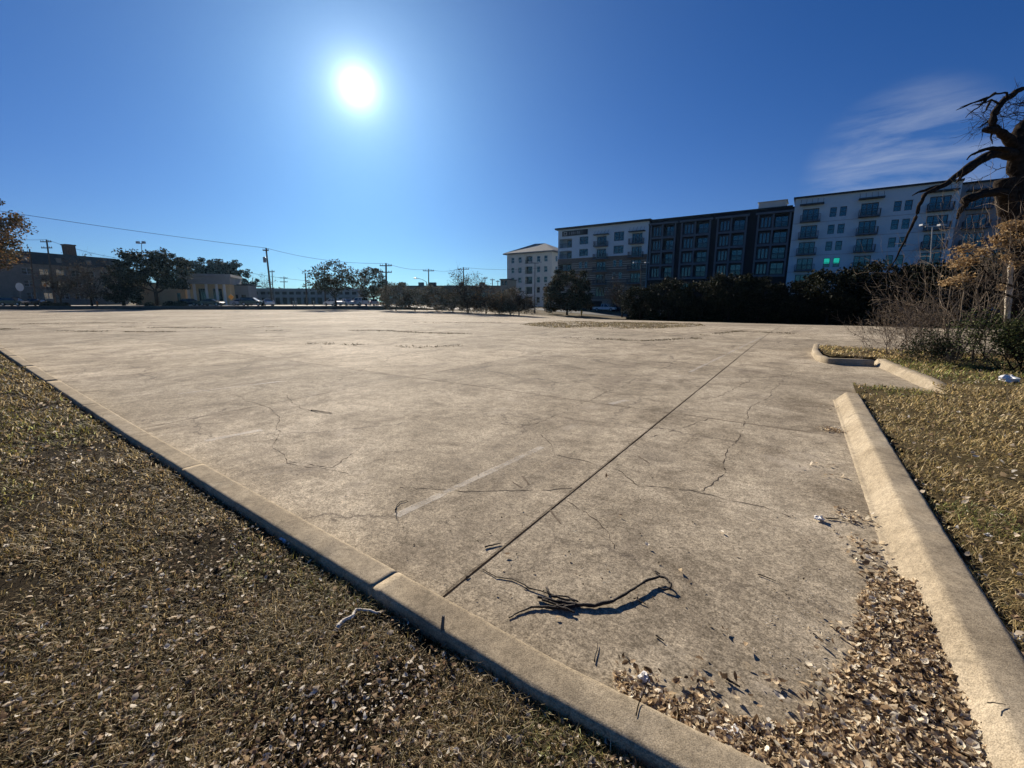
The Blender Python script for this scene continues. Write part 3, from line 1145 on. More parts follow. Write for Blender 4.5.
leaves(pile, np.column_stack([stem, sz_]), .05 + .07 * NR.random(len(stem)), pick([(.10, .06, .035), (.3, .2, .12), (.05, .032, .02)], [2, 1, 2], len(stem)), tilt=.5, aspect=.045, fold=.2, curl=.5)
tag(pile.build('leaf_drift', M['leaf']), 'drift of curled brown leaves in the corner between the two kerbs', 'leaves', kind='stuff')
# crumbs and bits over the lot
crumb = MB()
p = scatter_polar([(-30, 0)] + [(x, y) for x, y in ((-30, 30), (14, 30), (6, 7.5), (2.0, 1.9), (.9, 1.5), (0.2, 1.7), (-.6, 2.3), (-4, 4.9), (-17, 14.6))], 1500, 2.0, 25, -1.1, .85)
leaves(crumb, np.column_stack([p, np.array([zt(x, y) for x, y in p]) + .006]), .006 + .016 * NR.random(len(p)) ** 2, pick([(.04, .03, .02), (.2, .14, .09), (.5, .42, .33), (.03, .025, .02)], [3, 2, .8, 2], len(p)), tilt=.4, aspect=.5)
p = np.array([gp(830 + RNG.gauss(0, 45), 630 + RNG.gauss(0, 45)) for _ in range(420)])
p = p[p[:, 0] < 2.0]
leaves(crumb, np.column_stack([p, np.full(len(p), .004)]), .003 + .009 * NR.random(len(p)) ** 2, pick([(.62, .58, .52), (.45, .38, .3)], [3, 1], len(p)), tilt=.1, aspect=.7)
tag(crumb.build('debris', M['leaf']), 'small flecks and crumbs of leaf scattered over the concrete', 'debris', kind='stuff')
# ------------------------------------------------------------------ sticks and litter lying about
def gpath(pts, s=3.37, ox=440, oy=540, zs=None, z0=.008):
    out = []
    for i, (x, y) in enumerate(pts):
        z = zs[i] if zs else z0
        g = gp(ox + x / s, oy + y / s, z)
        out.append((g[0], g[1], z))
    return out


def wiggle(path, k, amp):
    out = []
    for a, b in zip(path, path[1:]):
        a, b = Vector(a), Vector(b)
        for i in range(k):
            out.append(a.lerp(b, i / k) + Vector((RNG.uniform(-amp, amp), RNG.uniform(-amp, amp), RNG.uniform(-amp, amp) * .4)))
    out.append(Vector(path[-1]))
    for q in out:
        q.z = max(q.z, .004)
    return out


def stick(mb, path, r0, r1, k=4, amp=.003, n=6):
    w = wiggle(path, k, amp)
    m = len(w)
    mb.tube(w, [(r0 + (r1 - r0) * i / (m - 1)) * RNG.uniform(.85, 1.15) for i in range(m)], n)


t = thing('fallen_branch', 'dark forked fallen branch with its tip and shadow modelled as a loop lying on the concrete near the long kerb', 'branch')
m = MB()
stick(m, gpath([(395, 205), (450, 218), (520, 220), (582, 206), (640, 172), (690, 139), (742, 121)], zs=[.011, .012, .014, .020, .026, .029, .027]), .011, .0065)
m.build('stem', M['stick'], t, smooth=True)
m = MB()  # tip of the stick; the loop's return run models its cast shadow
stick(m, gpath([(742, 121), (765, 130), (779, 148), (778, 163), (762, 167), (735, 160)], zs=[.027, .03, .028, .02, .012, .009]), .0065, .0045)
m.build('tip_and_shadow_loop', M['stick'], t, smooth=True)
m = MB()
stick(m, gpath([(455, 222), (400, 230), (352, 224), (310, 226), (270, 242), (232, 262)], zs=[.014, .012, .01, .01, .008, .006]), .008, .003)
m.build('side_branch', M['stick'], t, smooth=True)
m = MB()
for pts in ([(330, 190), (365, 200), (410, 208), (460, 212)], [(345, 199), (400, 218), (450, 226)], [(375, 185), (410, 198), (455, 206)], [(390, 222), (430, 235), (455, 243)], [(360, 160), (367, 178), (385, 190)]):
    stick(m, gpath(pts, z0=.014), .008, .004, 3, .005)
m.build('broken_end', M['stick'], t, smooth=True)
m = MB()
stick(m, gpath([(143, 98), (190, 125), (240, 130), (300, 160), (380, 186), (430, 192), (466, 208)], zs=[.005, .006, .007, .008, .012, .012, .014]), .0022, .0045)
stick(m, gpath([(282, 160), (310, 166)], z0=.006), .002, .002, 2)
m.build('thin_twig', M['stick'], t, smooth=True)

TW = [
    ('short dark twig beside the straight joint above the fallen branch', [(485, 547), (492, 545), (501, 543)], .008),
    ('small crooked twig standing out on the faded stall line', [(395, 510), (397, 505), (400, 502), (407, 500)], .006),
    ('twig tip curled against the crooked twig at the stall line', [(397, 511), (396, 516), (399, 521)], .004),
    ('thin dark twig lying in the middle left of the lot by a crack', [(311, 410), (320, 411), (332, 413)], .010),
    ('upright dark twig by the kerb below the fallen branch', [(594, 662), (597, 650), (597.5, 643)], .004),
    ('slanting dark twig at the tip of the leaf drift along the kerb', [(626, 657), (632, 663), (638, 670)], .005),
    ('small dark chip of bark right of the fallen branch', [(655, 571), (660, 574)], .007),
    ('little dark stick below the shadow loop at the tip of the branch', [(637, 599), (641, 602), (646, 604)], .006),
    ('forked brown twig on the concrete left of the big leaf drift', [(758, 574), (766, 577), (776, 581)], .005),
    ('dark stub of wood on the lot between branch and leaf drift', [(656, 635), (660, 638), (664, 641)], .006),
    ('dark seed pod lying left of the leaf drift', [(726, 678), (732, 682), (740, 687)], .009),
    ('thin pale splinter left of the leaf drift', [(813, 633), (818, 637), (824, 641)], .004),
    ('brown stick among leaves in the gutter of the right kerb', [(826, 518), (838, 519), (846, 521)], .008),
    ('small dark chip by the joint near its lower end', [(466, 577), (470, 575)], .006),
    ('brown twig lying on top of the right kerb', [(988, 702), (997, 702), (1006, 704)], .003),
]
for lab, pts, r in TW:
    r = r * .72
    zz = .15 if 'top of the right' in lab else .005 + r * .7
    m = MB()
    P3 = [(*gp(x, y, zz), zz) for x, y in pts]
    w = wiggle(P3, 3, .002)
    if zz > .1:
        for q_ in w:
            q_.z = .147
    m.tube(w, [r * (1 - .6 * i / len(w)) for i in range(len(w))], 6)
    tag(m.build('twig', M['stick'], smooth=True), lab, 'twig', 'twigs lying on the concrete')

# weathered pale stick in the grass and the stub of a stake by the kerb
m = MB()
pp = [(*gp(x, y, .10), .10) for x, y in ((337, 629), (343, 621), (352, 616), (356, 610), (366, 610), (376, 613), (384, 611))]
w = wiggle(pp, 3, .004)
m.tube(w, [.68 * r_ for r_ in [.016, .017, .016, .014, .013, .013, .012, .012, .011, .010, .010, .009, .009, .008, .008, .007, .006, .005, .004]][:len(w)], 7)
tag(m.build('driftwood_stick', surf('bleached_wood', (.58, .53, .46), .2, 20, .9, .4, 60), smooth=True), 'bleached curved stick lying in the grass left of the kerb', 'stick')
m = MB()
g = gp(441, 645, .07)
m.tube([(g[0], g[1], .05), (g[0] + .004, g[1] + .01, .12), (g[0] + .012, g[1] + .02, .20)], [.009, .009, .007], 5)
tag(m.build('stake', surf('grey_stake', (.14, .12, .10), .3, 12, .9)), 'short grey stake standing in the grass against the kerb', 'stake')


def crumple(name, lab, cat, px, py, z, s, mat, flat=.5, seed=1, g=None):
    rg = random.Random(seed)
    bm = MB()
    x, y = gp(px, py, z)
    vs, fs = [], []
    nu, nv = 14, 8
    for j in range(nv + 1):
        for i in range(nu):
            ph = PI * j / nv
            th = 2 * PI * i / nu
            rr = s * (1 + .45 * math.sin(3 * th + seed) * math.sin(2 * ph + seed) + rg.uniform(-.28, .28))
            vs.append((x + rr * math.sin(ph) * math.cos(th), y + rr * math.sin(ph) * math.sin(th), z + s * flat * .8 + rr * flat * math.cos(ph)))
    for j in range(nv):
        for i in range(nu):
            fs.append((j * nu + i, j * nu + (i + 1) % nu, (j + 1) * nu + (i + 1) % nu, (j + 1) * nu + i))
    bm.add(vs, fs)
    return tag(bm.build(name, mat), lab, cat, g)


crumple('plastic_bag', 'white crumpled plastic bag in front of the green bush', 'bag', 1008, 382, .10, .11, M['bag'], .6, 3)
crumple('wrapper', 'pale blue crumpled wrapper in the grass under the kerb', 'litter', 287, 541, .08, .032, M['bluep'], .5, 5)
crumple('paper_scrap', 'white crumpled paper at the tip of the drift beside the kerb', 'litter', 644, 679, .02, .022, M['paper'], .5, 8)
crumple('paper_scrap', 'pale cup lid stuck by the kerb at the edge of the leaf drift', 'litter', 731, 737, .03, .045, M['paper'], .12, 9)
crumple('paper_scrap', 'white scrap in the gutter of the right kerb', 'litter', 819, 519, .01, .030, M['paper'], .35, 13)
crumple('paper_scrap', 'pale scrap on the lawn behind the right kerb', 'litter', 988, 536, .10, .02, M['paper'], .35, 15)
crumple('paper_scrap', 'small white scrap in the dry grass at the right edge', 'litter', 1018, 640, .10, .026, M['paper'], .4, 17)


# ------------------------------------------------------------------ trees and shrubs
def grow(mb, p, d, r, ln, lvl, rg, tips, o):
    """wandering tapered limb with children; tips collects the ends and the last stretch of fine limbs"""
    k = o['seg'][min(lvl, len(o['seg']) - 1)]
    path, rad = [Vector(p)], [r]
    dv = Vector(d).normalized()
    kids = []
    for i in range(k):
        dv = (dv + Vector((rg.gauss(0, 1), rg.gauss(0, 1), rg.gauss(0, 1))) * o['wander'] + Vector((0, 0, o['up'][min(lvl, len(o['up']) - 1)]))).normalized()
        path.append(path[-1] + dv * (ln / k))
        rad.append(r * (1 - (1 - o['taper']) * (i + 1) / k))
        if lvl < o['levels'] and (i + 1) / k > o['start'][min(lvl, len(o['start']) - 1)]:
            kids.append((path[-1].copy(), dv.copy(), rad[-1], i == k - 1))
    mb.tube(path, rad, o['n'][min(lvl, len(o['n']) - 1)], cap=lvl < 1)
    if lvl >= o['levels'] - 1:
        tips += [q.copy() for q in path[1:]]
    if lvl < o['levels']:
        for q, dd, rr, last in kids:
            nk = o['kids'][min(lvl, len(o['kids']) - 1)]
            nk = int(nk) + (rg.random() < nk - int(nk))
            for _ in range(nk + (1 if last else 0)):
                ax = Vector((rg.gauss(0, 1), rg.gauss(0, 1), rg.gauss(0, 1))).cross(dd).normalized()
                nd = (dd * math.cos(o['ang']) + ax * math.sin(o['ang']) * rg.uniform(.6, 1.4)).normalized()
                grow(mb, q, nd, max(rr * o['rk'], o['rmin']), ln * o['lk'] * rg.uniform(.7, 1.25), lvl + 1, rg, tips, o)


def opts(**k):
    o = dict(seg=[4, 4, 3, 3], wander=.14, up=[0, .05, .05], taper=.55, levels=3, start=[.4, .3, .2], kids=[2, 1.5, 1.2], n=[8, 5, 4, 3], ang=.75, rk=.62, lk=.66, rmin=.01)
    o.update(k)
    return o


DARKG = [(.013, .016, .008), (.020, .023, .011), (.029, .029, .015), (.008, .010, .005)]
OLIVE = [(.055, .055, .026), (.075, .068, .034), (.045, .050, .022), (.09, .07, .038)]
RUST = [(.26, .145, .058), (.34, .20, .085), (.19, .105, .045), (.14, .10, .04), (.40, .26, .12)]
BROWN = [(.075, .055, .034), (.10, .072, .042), (.055, .045, .028), (.12, .085, .05)]


def tree(name, label, loc, h, trunk_h, crown_r, seed, cols, n_leaf, leaf, tr=.16, spread=1.0, blob=.9, density_shell=.5, group=None, cat='tree', o=None, lean=(0, 0), low=None):
    rg = random.Random(seed)
    t = thing(name, label, cat, loc, 0, group)
    mb, tips = MB(), []
    oo = o or opts(levels=2, ang=.85 * spread, up=[0, .02, .04], rmin=.02)
    mb.tube([(0, 0, -.2), (lean[0] * .3, lean[1] * .3, trunk_h * .5), (lean[0], lean[1], trunk_h)], [tr * 1.25, tr, tr * .9], 8)
    nl = 5
    for i in range(nl):
        th = 2 * PI * (i + rg.random() * .7) / nl
        el = rg.uniform(.35, .95)
        d = Vector((math.cos(th) * math.cos(el), math.sin(th) * math.cos(el), math.sin(el)))
        L0 = crown_r * .62 if el < .7 else (h - trunk_h) * .55
        grow(mb, (lean[0], lean[1], trunk_h * rg.uniform(.8, 1)), d, tr * .55, L0, 1, rg, tips, oo)
    mb.build('trunk', M['bark'], t, smooth=True)
    if n_leaf:
        # clumps round the limb ends, kept inside an uneven crown
        cz_ = (low if low is not None else trunk_h) * .5 + h * .5
        rz = h - cz_
        cl = []
        nr = np.random.default_rng(seed)
        nb = int(4.5 * (crown_r / blob) ** 2) + 16
        while len(cl) < nb:
            v = nr.normal(size=3)
            v /= np.linalg.norm(v)
            s = nr.uniform(.45, .93) ** .6
            if v[2] < 0 and low is not None and low < .6:      # bushy skirts reach the ground
                k_ = math.sqrt(max(0, 1 - v[2] ** 6)) / max(.15, math.hypot(v[0], v[1]))
                v = np.array([v[0] * k_, v[1] * k_, v[2]])
            q = np.array([v[0] * crown_r * s + lean[0], v[1] * crown_r * s + lean[1], cz_ + v[2] * rz * s])
            if v[2] < (-.97 if (low is not None and low < .6) else -.75):
                continue
            cl.append(q)
        for q in tips:
            if nr.random() < .25 and q.z > (low or trunk_h * .7):
                cl.append(np.array(q))
        cl = np.array(cl)
        i = nr.integers(0, len(cl), n_leaf)
        v = nr.normal(size=(n_leaf, 3))
        v /= np.linalg.norm(v, axis=1, keepdims=True)
        br = (blob * (.5 + .7 * nr.random(len(cl))))[i]
        P = cl[i] + v * (br * nr.random(n_leaf) ** density_shell)[:, None] * np.array([1, 1, .7])
        P[:, 2] = np.clip(P[:, 2], (low if low is not None else trunk_h * .6), h + .6)
        f = MB()
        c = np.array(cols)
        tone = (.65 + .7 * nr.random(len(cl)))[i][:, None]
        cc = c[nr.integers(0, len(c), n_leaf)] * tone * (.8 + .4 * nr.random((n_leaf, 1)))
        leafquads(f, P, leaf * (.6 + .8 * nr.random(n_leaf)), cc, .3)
        f.build('crown', M['fol'], t)
    return t


# row of evergreen oaks along the far edge of the lot
proto = []
for k, (h, cr, sd) in enumerate(((6.9, 3.9, 11), (6.2, 3.6, 12), (7.4, 4.3, 13))):
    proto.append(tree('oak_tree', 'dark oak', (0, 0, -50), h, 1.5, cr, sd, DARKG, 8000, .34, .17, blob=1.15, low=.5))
row = [(640, 63, 0, .72, 'smaller dark oak beside the lamp post at the left end of the row of oaks'),
       (668, 64, 2, .80, 'dark oak below the leftmost window bays of the dark block'),
       (699, 64, 1, .86, 'dark oak below the gap between the first two bays of the dark block'),
       (728, 63, 0, .95, 'dark oak below the third bay of the dark block'),
       (757, 64, 2, .76, 'dark oak below the rightmost bay of the dark block'),
       (787, 63, 1, .80, 'dark oak where the dark block meets the white block'),
       (826, 61, 0, .92, 'dark oak below the green lit windows of the white block'),
       (862, 62, 2, .92, 'round topped dark oak under the middle balconies of the white block'),
       (898, 61, 1, 1.0, 'dark oak behind the bare shrubs left of the tall lamp post'),
       (936, 60, 0, .95, 'dark oak behind the bare shrubs under the rightmost white block balconies'),
       (980, 60, 2, .95, 'dark oak behind the dead tree at the right edge')]
used = set()
for px, b, k, sc, lab in row:
    tx = (px - 512) / F / 1.0176
    Y = b / (tx * U[0] + U[1])
    p = base(px, Y)
    if k not in used:
        o = proto[k]
        o.location = p
        o['label'] = lab
        o['group'] = 'oaks along the far edge of the lot'
        o.scale = (sc,) * 3
        o.rotation_euler = (0, 0, RNG.random() * 6)
        used.add(k)
    else:
        dup(proto[k], p, RNG.random() * 6, lab, sc, 'oaks along the far edge of the lot')
# low clipped shrubs under them
hs = None
n_h = 0
for k in range(26):
    px = 636 + k * 15.5
    tx = (px - 512) / F / 1.0176
    Y = 66 / (tx * U[0] + U[1])
    p = base(px, Y)
    if hs is None:
        hs = thing('shrub', 'low dark evergreen shrub in the shade under the row of oaks', 'shrub', p, 0, 'low shrubs under the oaks')
        f = MB()
        c = NR.normal(size=(2600, 3))
        c /= np.linalg.norm(c, axis=1, keepdims=True)
        c = c * (NR.random((2600, 1)) ** .4) * np.array([1.5, 1.1, 1.3])
        c[:, 2] = np.abs(c[:, 2]) * 1.25
        leafquads(f, c + NR.normal(size=c.shape) * .1, .22 + .15 * NR.random(2600), pick(DARKG, [1, 1, 1, 1], 2600))
        f.build('foliage', M['fol'], hs)
        s_ = MB()
        for _ in range(5):
            s_.tube([(RNG.uniform(-.3, .3), RNG.uniform(-.3, .3), -.1), (RNG.uniform(-.7, .7), RNG.uniform(-.6, .6), 1.0)], [.05, .02], 5)
        s_.build('stem', M['bark'], hs)
    else:
        dup(hs, p, RNG.random() * 6, 'low dark evergreen shrub in the shade under the row of oaks', RNG.uniform(.8, 1.15), 'low shrubs under the oaks')

tree('round_tree', 'round bushy tree with rusty edge beside the white truck', base(567, 84), 9.0, 1.0, 4.7, 21, OLIVE + DARKG + [(.10, .06, .03)], 23000, .32, .2, blob=1.0, low=.1)
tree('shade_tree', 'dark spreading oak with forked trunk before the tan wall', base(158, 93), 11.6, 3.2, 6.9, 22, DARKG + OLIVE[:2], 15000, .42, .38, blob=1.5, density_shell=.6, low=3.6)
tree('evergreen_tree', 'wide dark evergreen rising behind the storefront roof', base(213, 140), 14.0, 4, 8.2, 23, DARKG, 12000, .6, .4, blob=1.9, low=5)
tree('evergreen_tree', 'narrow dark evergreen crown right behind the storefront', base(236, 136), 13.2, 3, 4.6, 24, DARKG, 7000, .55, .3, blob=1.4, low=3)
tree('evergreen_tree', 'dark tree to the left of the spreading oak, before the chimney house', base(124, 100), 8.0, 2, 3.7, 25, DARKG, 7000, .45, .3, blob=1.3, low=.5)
tree('oak_tree', 'rust brown leafy tree cut by the left edge of the picture', base(-36, 50), 15.6, 4.2, 6.6, 26, OLIVE + BROWN + RUST[:4], 17000, .26, .32, blob=1.35, low=4.0)
WT = opts(levels=3, wander=.2, ang=.7, up=[.05, .06, .03], kids=[2, 1.7, 1.4], rmin=.02, lk=.7, n=[7, 5, 4, 3])
tree('street_tree', 'ragged thin leaved tree rising over the parked cars', base(336, 86), 9.0, 2.0, 4.6, 27, [(.060, .055, .030), (.09, .075, .04), (.04, .042, .02)], 4200, .36, .18, blob=.95, o=WT, low=1.8)
tree('street_tree', 'thin leaved tree left of the tall double crossarm pole', base(374, 98), 8.4, 2.0, 3.6, 28, [(.06, .058, .034), (.085, .075, .045)], 4500, .36, .16, blob=.9, o=WT, low=.8)
HB1 = [(.15, .135, .10), (.19, .155, .11), (.11, .11, .08), (.22, .17, .12)]
for px, Y, h, cr, sd, cols, lab in ((396, 74, 4.9, 3.0, 31, HB1 + OLIVE[:2], 'dense grey green bush at the left end of the far hedge line'),
                                   (415, 73, 3.9, 3.0, 32, HB1 + OLIVE[:2], 'dense dark bush second from left in the far hedge line'),
                                   (437, 75, 4.6, 2.7, 33, HB1 + OLIVE[:2], 'dark bush beside the bare tree in the far hedge line'),
                                   (453, 74, 3.5, 2.6, 34, HB1 + OLIVE[:2], 'dark bush in the middle of the far hedge line before the bare tree'),
                                   (499, 73, 3.6, 2.3, 43, HB1 + OLIVE[:2], 'brown green bush behind the rusty twigged tree in the far hedge line'),
                                   (510, 71, 4.3, 2.4, 35, HB1 + OLIVE[:2], 'brown bush left of the hip roofed block')):
    tree('bush', lab, base(px, Y), h, .5, cr, sd, cols, 5200, .19, .09, blob=.75, low=.1, cat='bush', group='bushes along the far edge of the lot')
BT = opts(levels=4, wander=.2, ang=.6, up=[.05, .05, .03], kids=[2.2, 2, 1.7, 1.4], rmin=.013, lk=.68, n=[6, 4, 3, 3], start=[.2, .2, .2])
tree('bare_tree', 'bare twiggy tree in the middle of the far hedge line', base(468, 73), 6.2, 1.0, 3.6, 36, BROWN, 1900, .22, .13, blob=.9, o=BT, low=.4)
tree('bare_tree', 'bare rusty twigged tree right of the middle of the far hedge line', base(486, 70), 4.6, .8, 2.8, 37, RUST[:3] + BROWN, 1900, .2, .1, blob=.9, o=BT, low=.3)
tree('bare_tree', 'bare twiggy small tree at the right end of the far hedge line', base(519, 69), 4.0, .7, 2.6, 38, BROWN, 1300, .2, .1, blob=.9, o=BT, low=.3)
tree('bare_tree', 'bare tree before the left apartment house below the tilted pole', base(62, 92), 8.2, 2.0, 3.8, 39, BROWN, 500, .3, .16, blob=.9, o=BT)
tree('bare_tree', 'bare brown tree before the chimney of the left apartment house', base(92, 94), 10.0, 2.2, 4.6, 40, BROWN, 1500, .3, .18, blob=1, o=BT)
tree('bare_tree', 'small bare tree before the brick and white block', base(622, 84), 7.0, 1.8, 3.2, 41, BROWN, 700, .25, .12, blob=1, o=BT)
tree('bare_tree', 'far bare tree over the deck roof left of the leaning pole', base(262, 150), 10.5, 3.5, 4.0, 42, BROWN, 250, .4, .18, blob=1, o=BT)

# leafless shrubs behind the raised bed on the right
SH = opts(levels=3, wander=.2, ang=.55, up=[.06, .05, .03], kids=[.75, .8, .6], rmin=.0035, lk=.62, taper=.4, start=[.25, .2, .2], n=[5, 4, 3, 3], seg=[6, 5, 4, 3])


def bare_shrub(name, label, loc, stems, h, spread, r, seed, dead=None, dense=0, o=SH, mat='twig'):
    rg = random.Random(seed)
    t = thing(name, label, 'shrub', loc, 0, 'bare shrubs on the raised bed')
    mb, tips = MB(), []
    for i in range(stems):
        th = rg.random() * 2 * PI
        out = rg.uniform(.1, spread)
        d = Vector((math.cos(th) * out, math.sin(th) * out * .8, 1)).normalized()
        grow(mb, (math.cos(th) * .25 * rg.random(), math.sin(th) * .2 * rg.random(), -.03), d, r * rg.uniform(.6, 1.2), h * rg.uniform(.5, .85), 0, rg, tips, o)
    mb.build('stems', M[mat], t)
    if dense and tips:
        nr = np.random.default_rng(seed)
        T = np.array([tuple(q) for q in tips])
        i = nr.integers(0, len(T), dense)
        f = MB()
        leafquads(f, T[i] + nr.normal(size=(dense, 3)) * .07, .03 + .03 * nr.random(dense), pick(dead, [1] * len(dead), dense))
        f.build('foliage', M['fol'], t)
    return t


bare_shrub('bare_shrub', 'low spreading leafless shrub at the left end of the raised bed', base(893, 11.6) + Vector((0, 0, .1)), 15, 1.15, 1.5, .011, 51)
bare_shrub('bare_shrub', 'tangled dark leafless shrub in the middle of the raised bed', base(922, 11.2) + Vector((0, 0, .1)), 14, 1.5, 1.1, .012, 52, BROWN, 500)
bare_shrub('bare_shrub', 'tall leafless shrub of long grey stems left of the dead tree', base(951, 10.9) + Vector((0, 0, .1)), 9, 2.9, .8, .018, 53)
bare_shrub('bare_shrub', 'tall leafless shrub of slanting stems nearest the dead tree', base(976, 10.8) + Vector((0, 0, .1)), 7, 2.9, .85, .018, 54)
bare_shrub('low_shrub', 'small dark leafy shrub under the bare stems', base(930, 10.2) + Vector((0, 0, .1)), 10, .6, 1.1, .009, 55, [(.03, .04, .016), (.05, .06, .026), (.02, .026, .012)], 2600)
bare_shrub('low_shrub', 'low brown twiggy clump at the foot of the tall bare shrub', base(955, 9.7) + Vector((0, 0, .1)), 9, .42, 1.4, .007, 56, BROWN, 200)

SHB = opts(levels=3, wander=.22, ang=.55, up=[.06, .05, .03], kids=[1.3, 1.2, 1.0], rmin=.0035, lk=.62, taper=.4, start=[.25, .2, .2], n=[5, 4, 3, 3], seg=[5, 4, 3, 3])
# evergreen bush at the right edge
t = thing('evergreen_bush', 'dark green leafy bush at the right edge behind the white bag', 'bush', base(1021, 9.0) + Vector((0, 0, .08)))
mb, tips = MB(), []
rg = random.Random(61)
for i in range(12):
    th = rg.random() * 2 * PI
    out = rg.uniform(.1, 1.0)
    grow(mb, (rg.uniform(-.2, .2), rg.uniform(-.2, .2), -.03), (math.cos(th) * out, math.sin(th) * out, 1), .016, rg.uniform(.45, .9), 0, rg, tips, SHB)
mb.build('stems', M['bark'], t)
T = np.array([tuple(q) for q in tips])
n = 6000
i = NR.integers(0, len(T), n)
f = MB()
leaves(f, T[i] + NR.normal(size=(n, 3)) * .055, .035 + .03 * NR.random(n), pick([(.075, .10, .032), (.12, .145, .055), (.19, .19, .09), (.04, .055, .02)], [3, 3, 1.5, 2], n), tilt=1.1, aspect=.45, fold=.4, curl=.4)
f.build('foliage', M['fol'], t)

# dead pollarded tree
TY = 10.9
tb = base(1016, TY)
t = thing('dead_tree', 'leafless dead tree with lopped limbs and a few rusty leaf sprays at the right edge', 'tree', (0, 0, 0))


def tp(px, py, dy=0.0):
    return at(px, py, TY + dy)


def limb(mb, pts, radii, k=4, amp=.03, n=9):
    P, R = [], []
    for i in range(len(pts) - 1):
        a, b = Vector(pts[i]), Vector(pts[i + 1])
        for j in range(k):
            q = j / k
            P.append(a.lerp(b, q) + Vector((RNG.uniform(-1, 1), RNG.uniform(-1, 1), RNG.uniform(-1, 1))) * amp * (0 if i == 0 and j == 0 else 1))
            R.append((radii[i] + (radii[i + 1] - radii[i]) * q) * RNG.uniform(.82, 1.18))
    P.append(Vector(pts[-1]))
    R.append(radii[-1])
    for _ in range(1):
        P = [P[0]] + [(P[i - 1] + P[i] * 2 + P[i + 1]) / 4 for i in range(1, len(P) - 1)] + [P[-1]]
    mb.tube(P, R, n)


Zp = lambda c, dy=0.0, s=5.12, ox=874, oy=80: tp(ox + c[0] / s, oy + c[1] / s, dy)
mb = MB()
limb(mb, [(tb.x + .15, TY, -.1), tp(1013, 318), tp(1015, 270), tp(1018, 225), Zp((735, 590)), Zp((735, 480)), Zp((728, 390)), Zp((722, 330))],
     [.28, .21, .19, .20, .19, .165, .16, .14], amp=.03, n=12)
mb.build('trunk', M['bark'], t, smooth=True)
mb = MB()   # pale strip painting in the sunlit left edge of the trunk
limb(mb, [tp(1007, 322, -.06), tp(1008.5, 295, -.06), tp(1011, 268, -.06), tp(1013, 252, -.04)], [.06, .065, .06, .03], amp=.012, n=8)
mb.build('sunlit_edge', M['bare'], t, smooth=True)
mb = MB()   # sawn side stem
limb(mb, [tp(1016, 235, -.1), Zp((700, 690), -.15), Zp((672, 600), -.2), Zp((668, 505), -.2)], [.20, .20, .19, .17], amp=.025, n=10)
mb.build('stump_limb', M['bark'], t, smooth=True)
mb = MB()   # upper curling limb
limb(mb, [Zp((728, 350)), Zp((690, 305), -.1), Zp((640, 262), -.2), Zp((605, 240), -.3), Zp((612, 185), -.3), Zp((640, 130), -.2), Zp((690, 90), 0), Zp((740, 55), .2), Zp((800, 30), .4)],
     [.11, .092, .08, .072, .066, .064, .06, .05, .034], amp=.03)
mb.build('limb', M['bark'], t, smooth=True)
mb = MB()
limb(mb, [Zp((625, 255), -.25), Zp((590, 255), -.4), Zp((566, 255), -.5)], [.075, .065, .05], amp=.01)
mb.build('limb', M['bark'], t, smooth=True)
mb = MB()   # fine sprays at the top
for pts in ([(680, 85), (665, 65), (620, 68), (580, 88), (530, 108), (470, 135), (420, 155)], [(580, 88), (545, 130), (500, 160), (468, 195)], [(640, 125), (600, 100), (560, 118), (500, 130)],
            [(600, 100), (578, 150), (556, 168)], [(604, 195), (575, 215), (535, 245)], [(610, 262), (600, 300), (608, 330)], [(620, 68), (570, 98), (500, 118), (440, 140)]):
    limb(mb, [Zp(q, -.2) for q in pts], [.032] + [.017] * (len(pts) - 2) + [.005], k=3, amp=.03, n=5)
rg = random.Random(5)
FS = opts(levels=2, wander=.3, ang=.7, up=[0, 0, 0], kids=[1.2, 1.0], rmin=.005, lk=.6, taper=.4, start=[.1, .1], n=[4, 3, 3], seg=[5, 4, 3])
tips = []
for q, d in (((790, 140), (-1, 0, .2)), ((790, 170), (-1, .2, .1)), ((800, 200), (-1, -.2, .3)), ((700, 330), (-.7, 0, .6)), ((790, 110), (-.8, 0, -.3)), ((760, 410), (-.9, .1, -.4)), ((700, 300), (-.5, .3, .1)), ((800, 250), (-1, .2, 0))):
    grow(mb, Zp(q), d, .012, .7, 0, rg, tips, FS)
mb.build('twigs', M['bark'], t)
mb = MB()   # right leader
limb(mb, [Zp((728, 350)), Zp((738, 290), .1), Zp((755, 240), .2), Zp((800, 205), .3), Zp((860, 190), .4)], [.14, .13, .12, .11, .08], amp=.02)
mb.build('limb', M['bark'], t, smooth=True)
mb = MB()   # long drooping limb
limb(mb, [Zp((718, 385)), Zp((665, 368), -.2), Zp((600, 378), -.4), Zp((520, 425), -.7), Zp((420, 490), -.9), Zp((340, 548), -1.1), Zp((270, 575), -1.2), Zp((240, 620), -1.2), Zp((222, 680), -1.2), Zp((186, 768), -1.25),
          tp(903, 245, -1.2), tp(893, 262, -1.2), tp(876, 288, -1.2)], [.125, .112, .10, .085, .064, .046, .036, .038, .032, .026, .02, .014, .008], amp=.022)
mb.build('drooping_limb', M['bark'], t, smooth=True)
for pts, r0 in (([(690, 362), (665, 355), (600, 350), (540, 362), (500, 385), (476, 408)], .055), ([(330, 545), (270, 562), (225, 575), (196, 592)], .045), ([(470, 455), (440, 500), (420, 530)], .04), ([(600, 385), (520, 440), (450, 492), (430, 520)], .06)):
    mb = MB()
    limb(mb, [Zp(q, -.7) for q in pts], [r0 * (1 - .75 * i / (len(pts) - 1)) for i in range(len(pts))], k=3, amp=.02, n=6)
    mb.build('limb', M['bark'], t, smooth=True)
mb = MB()   # short lower limb with a knot
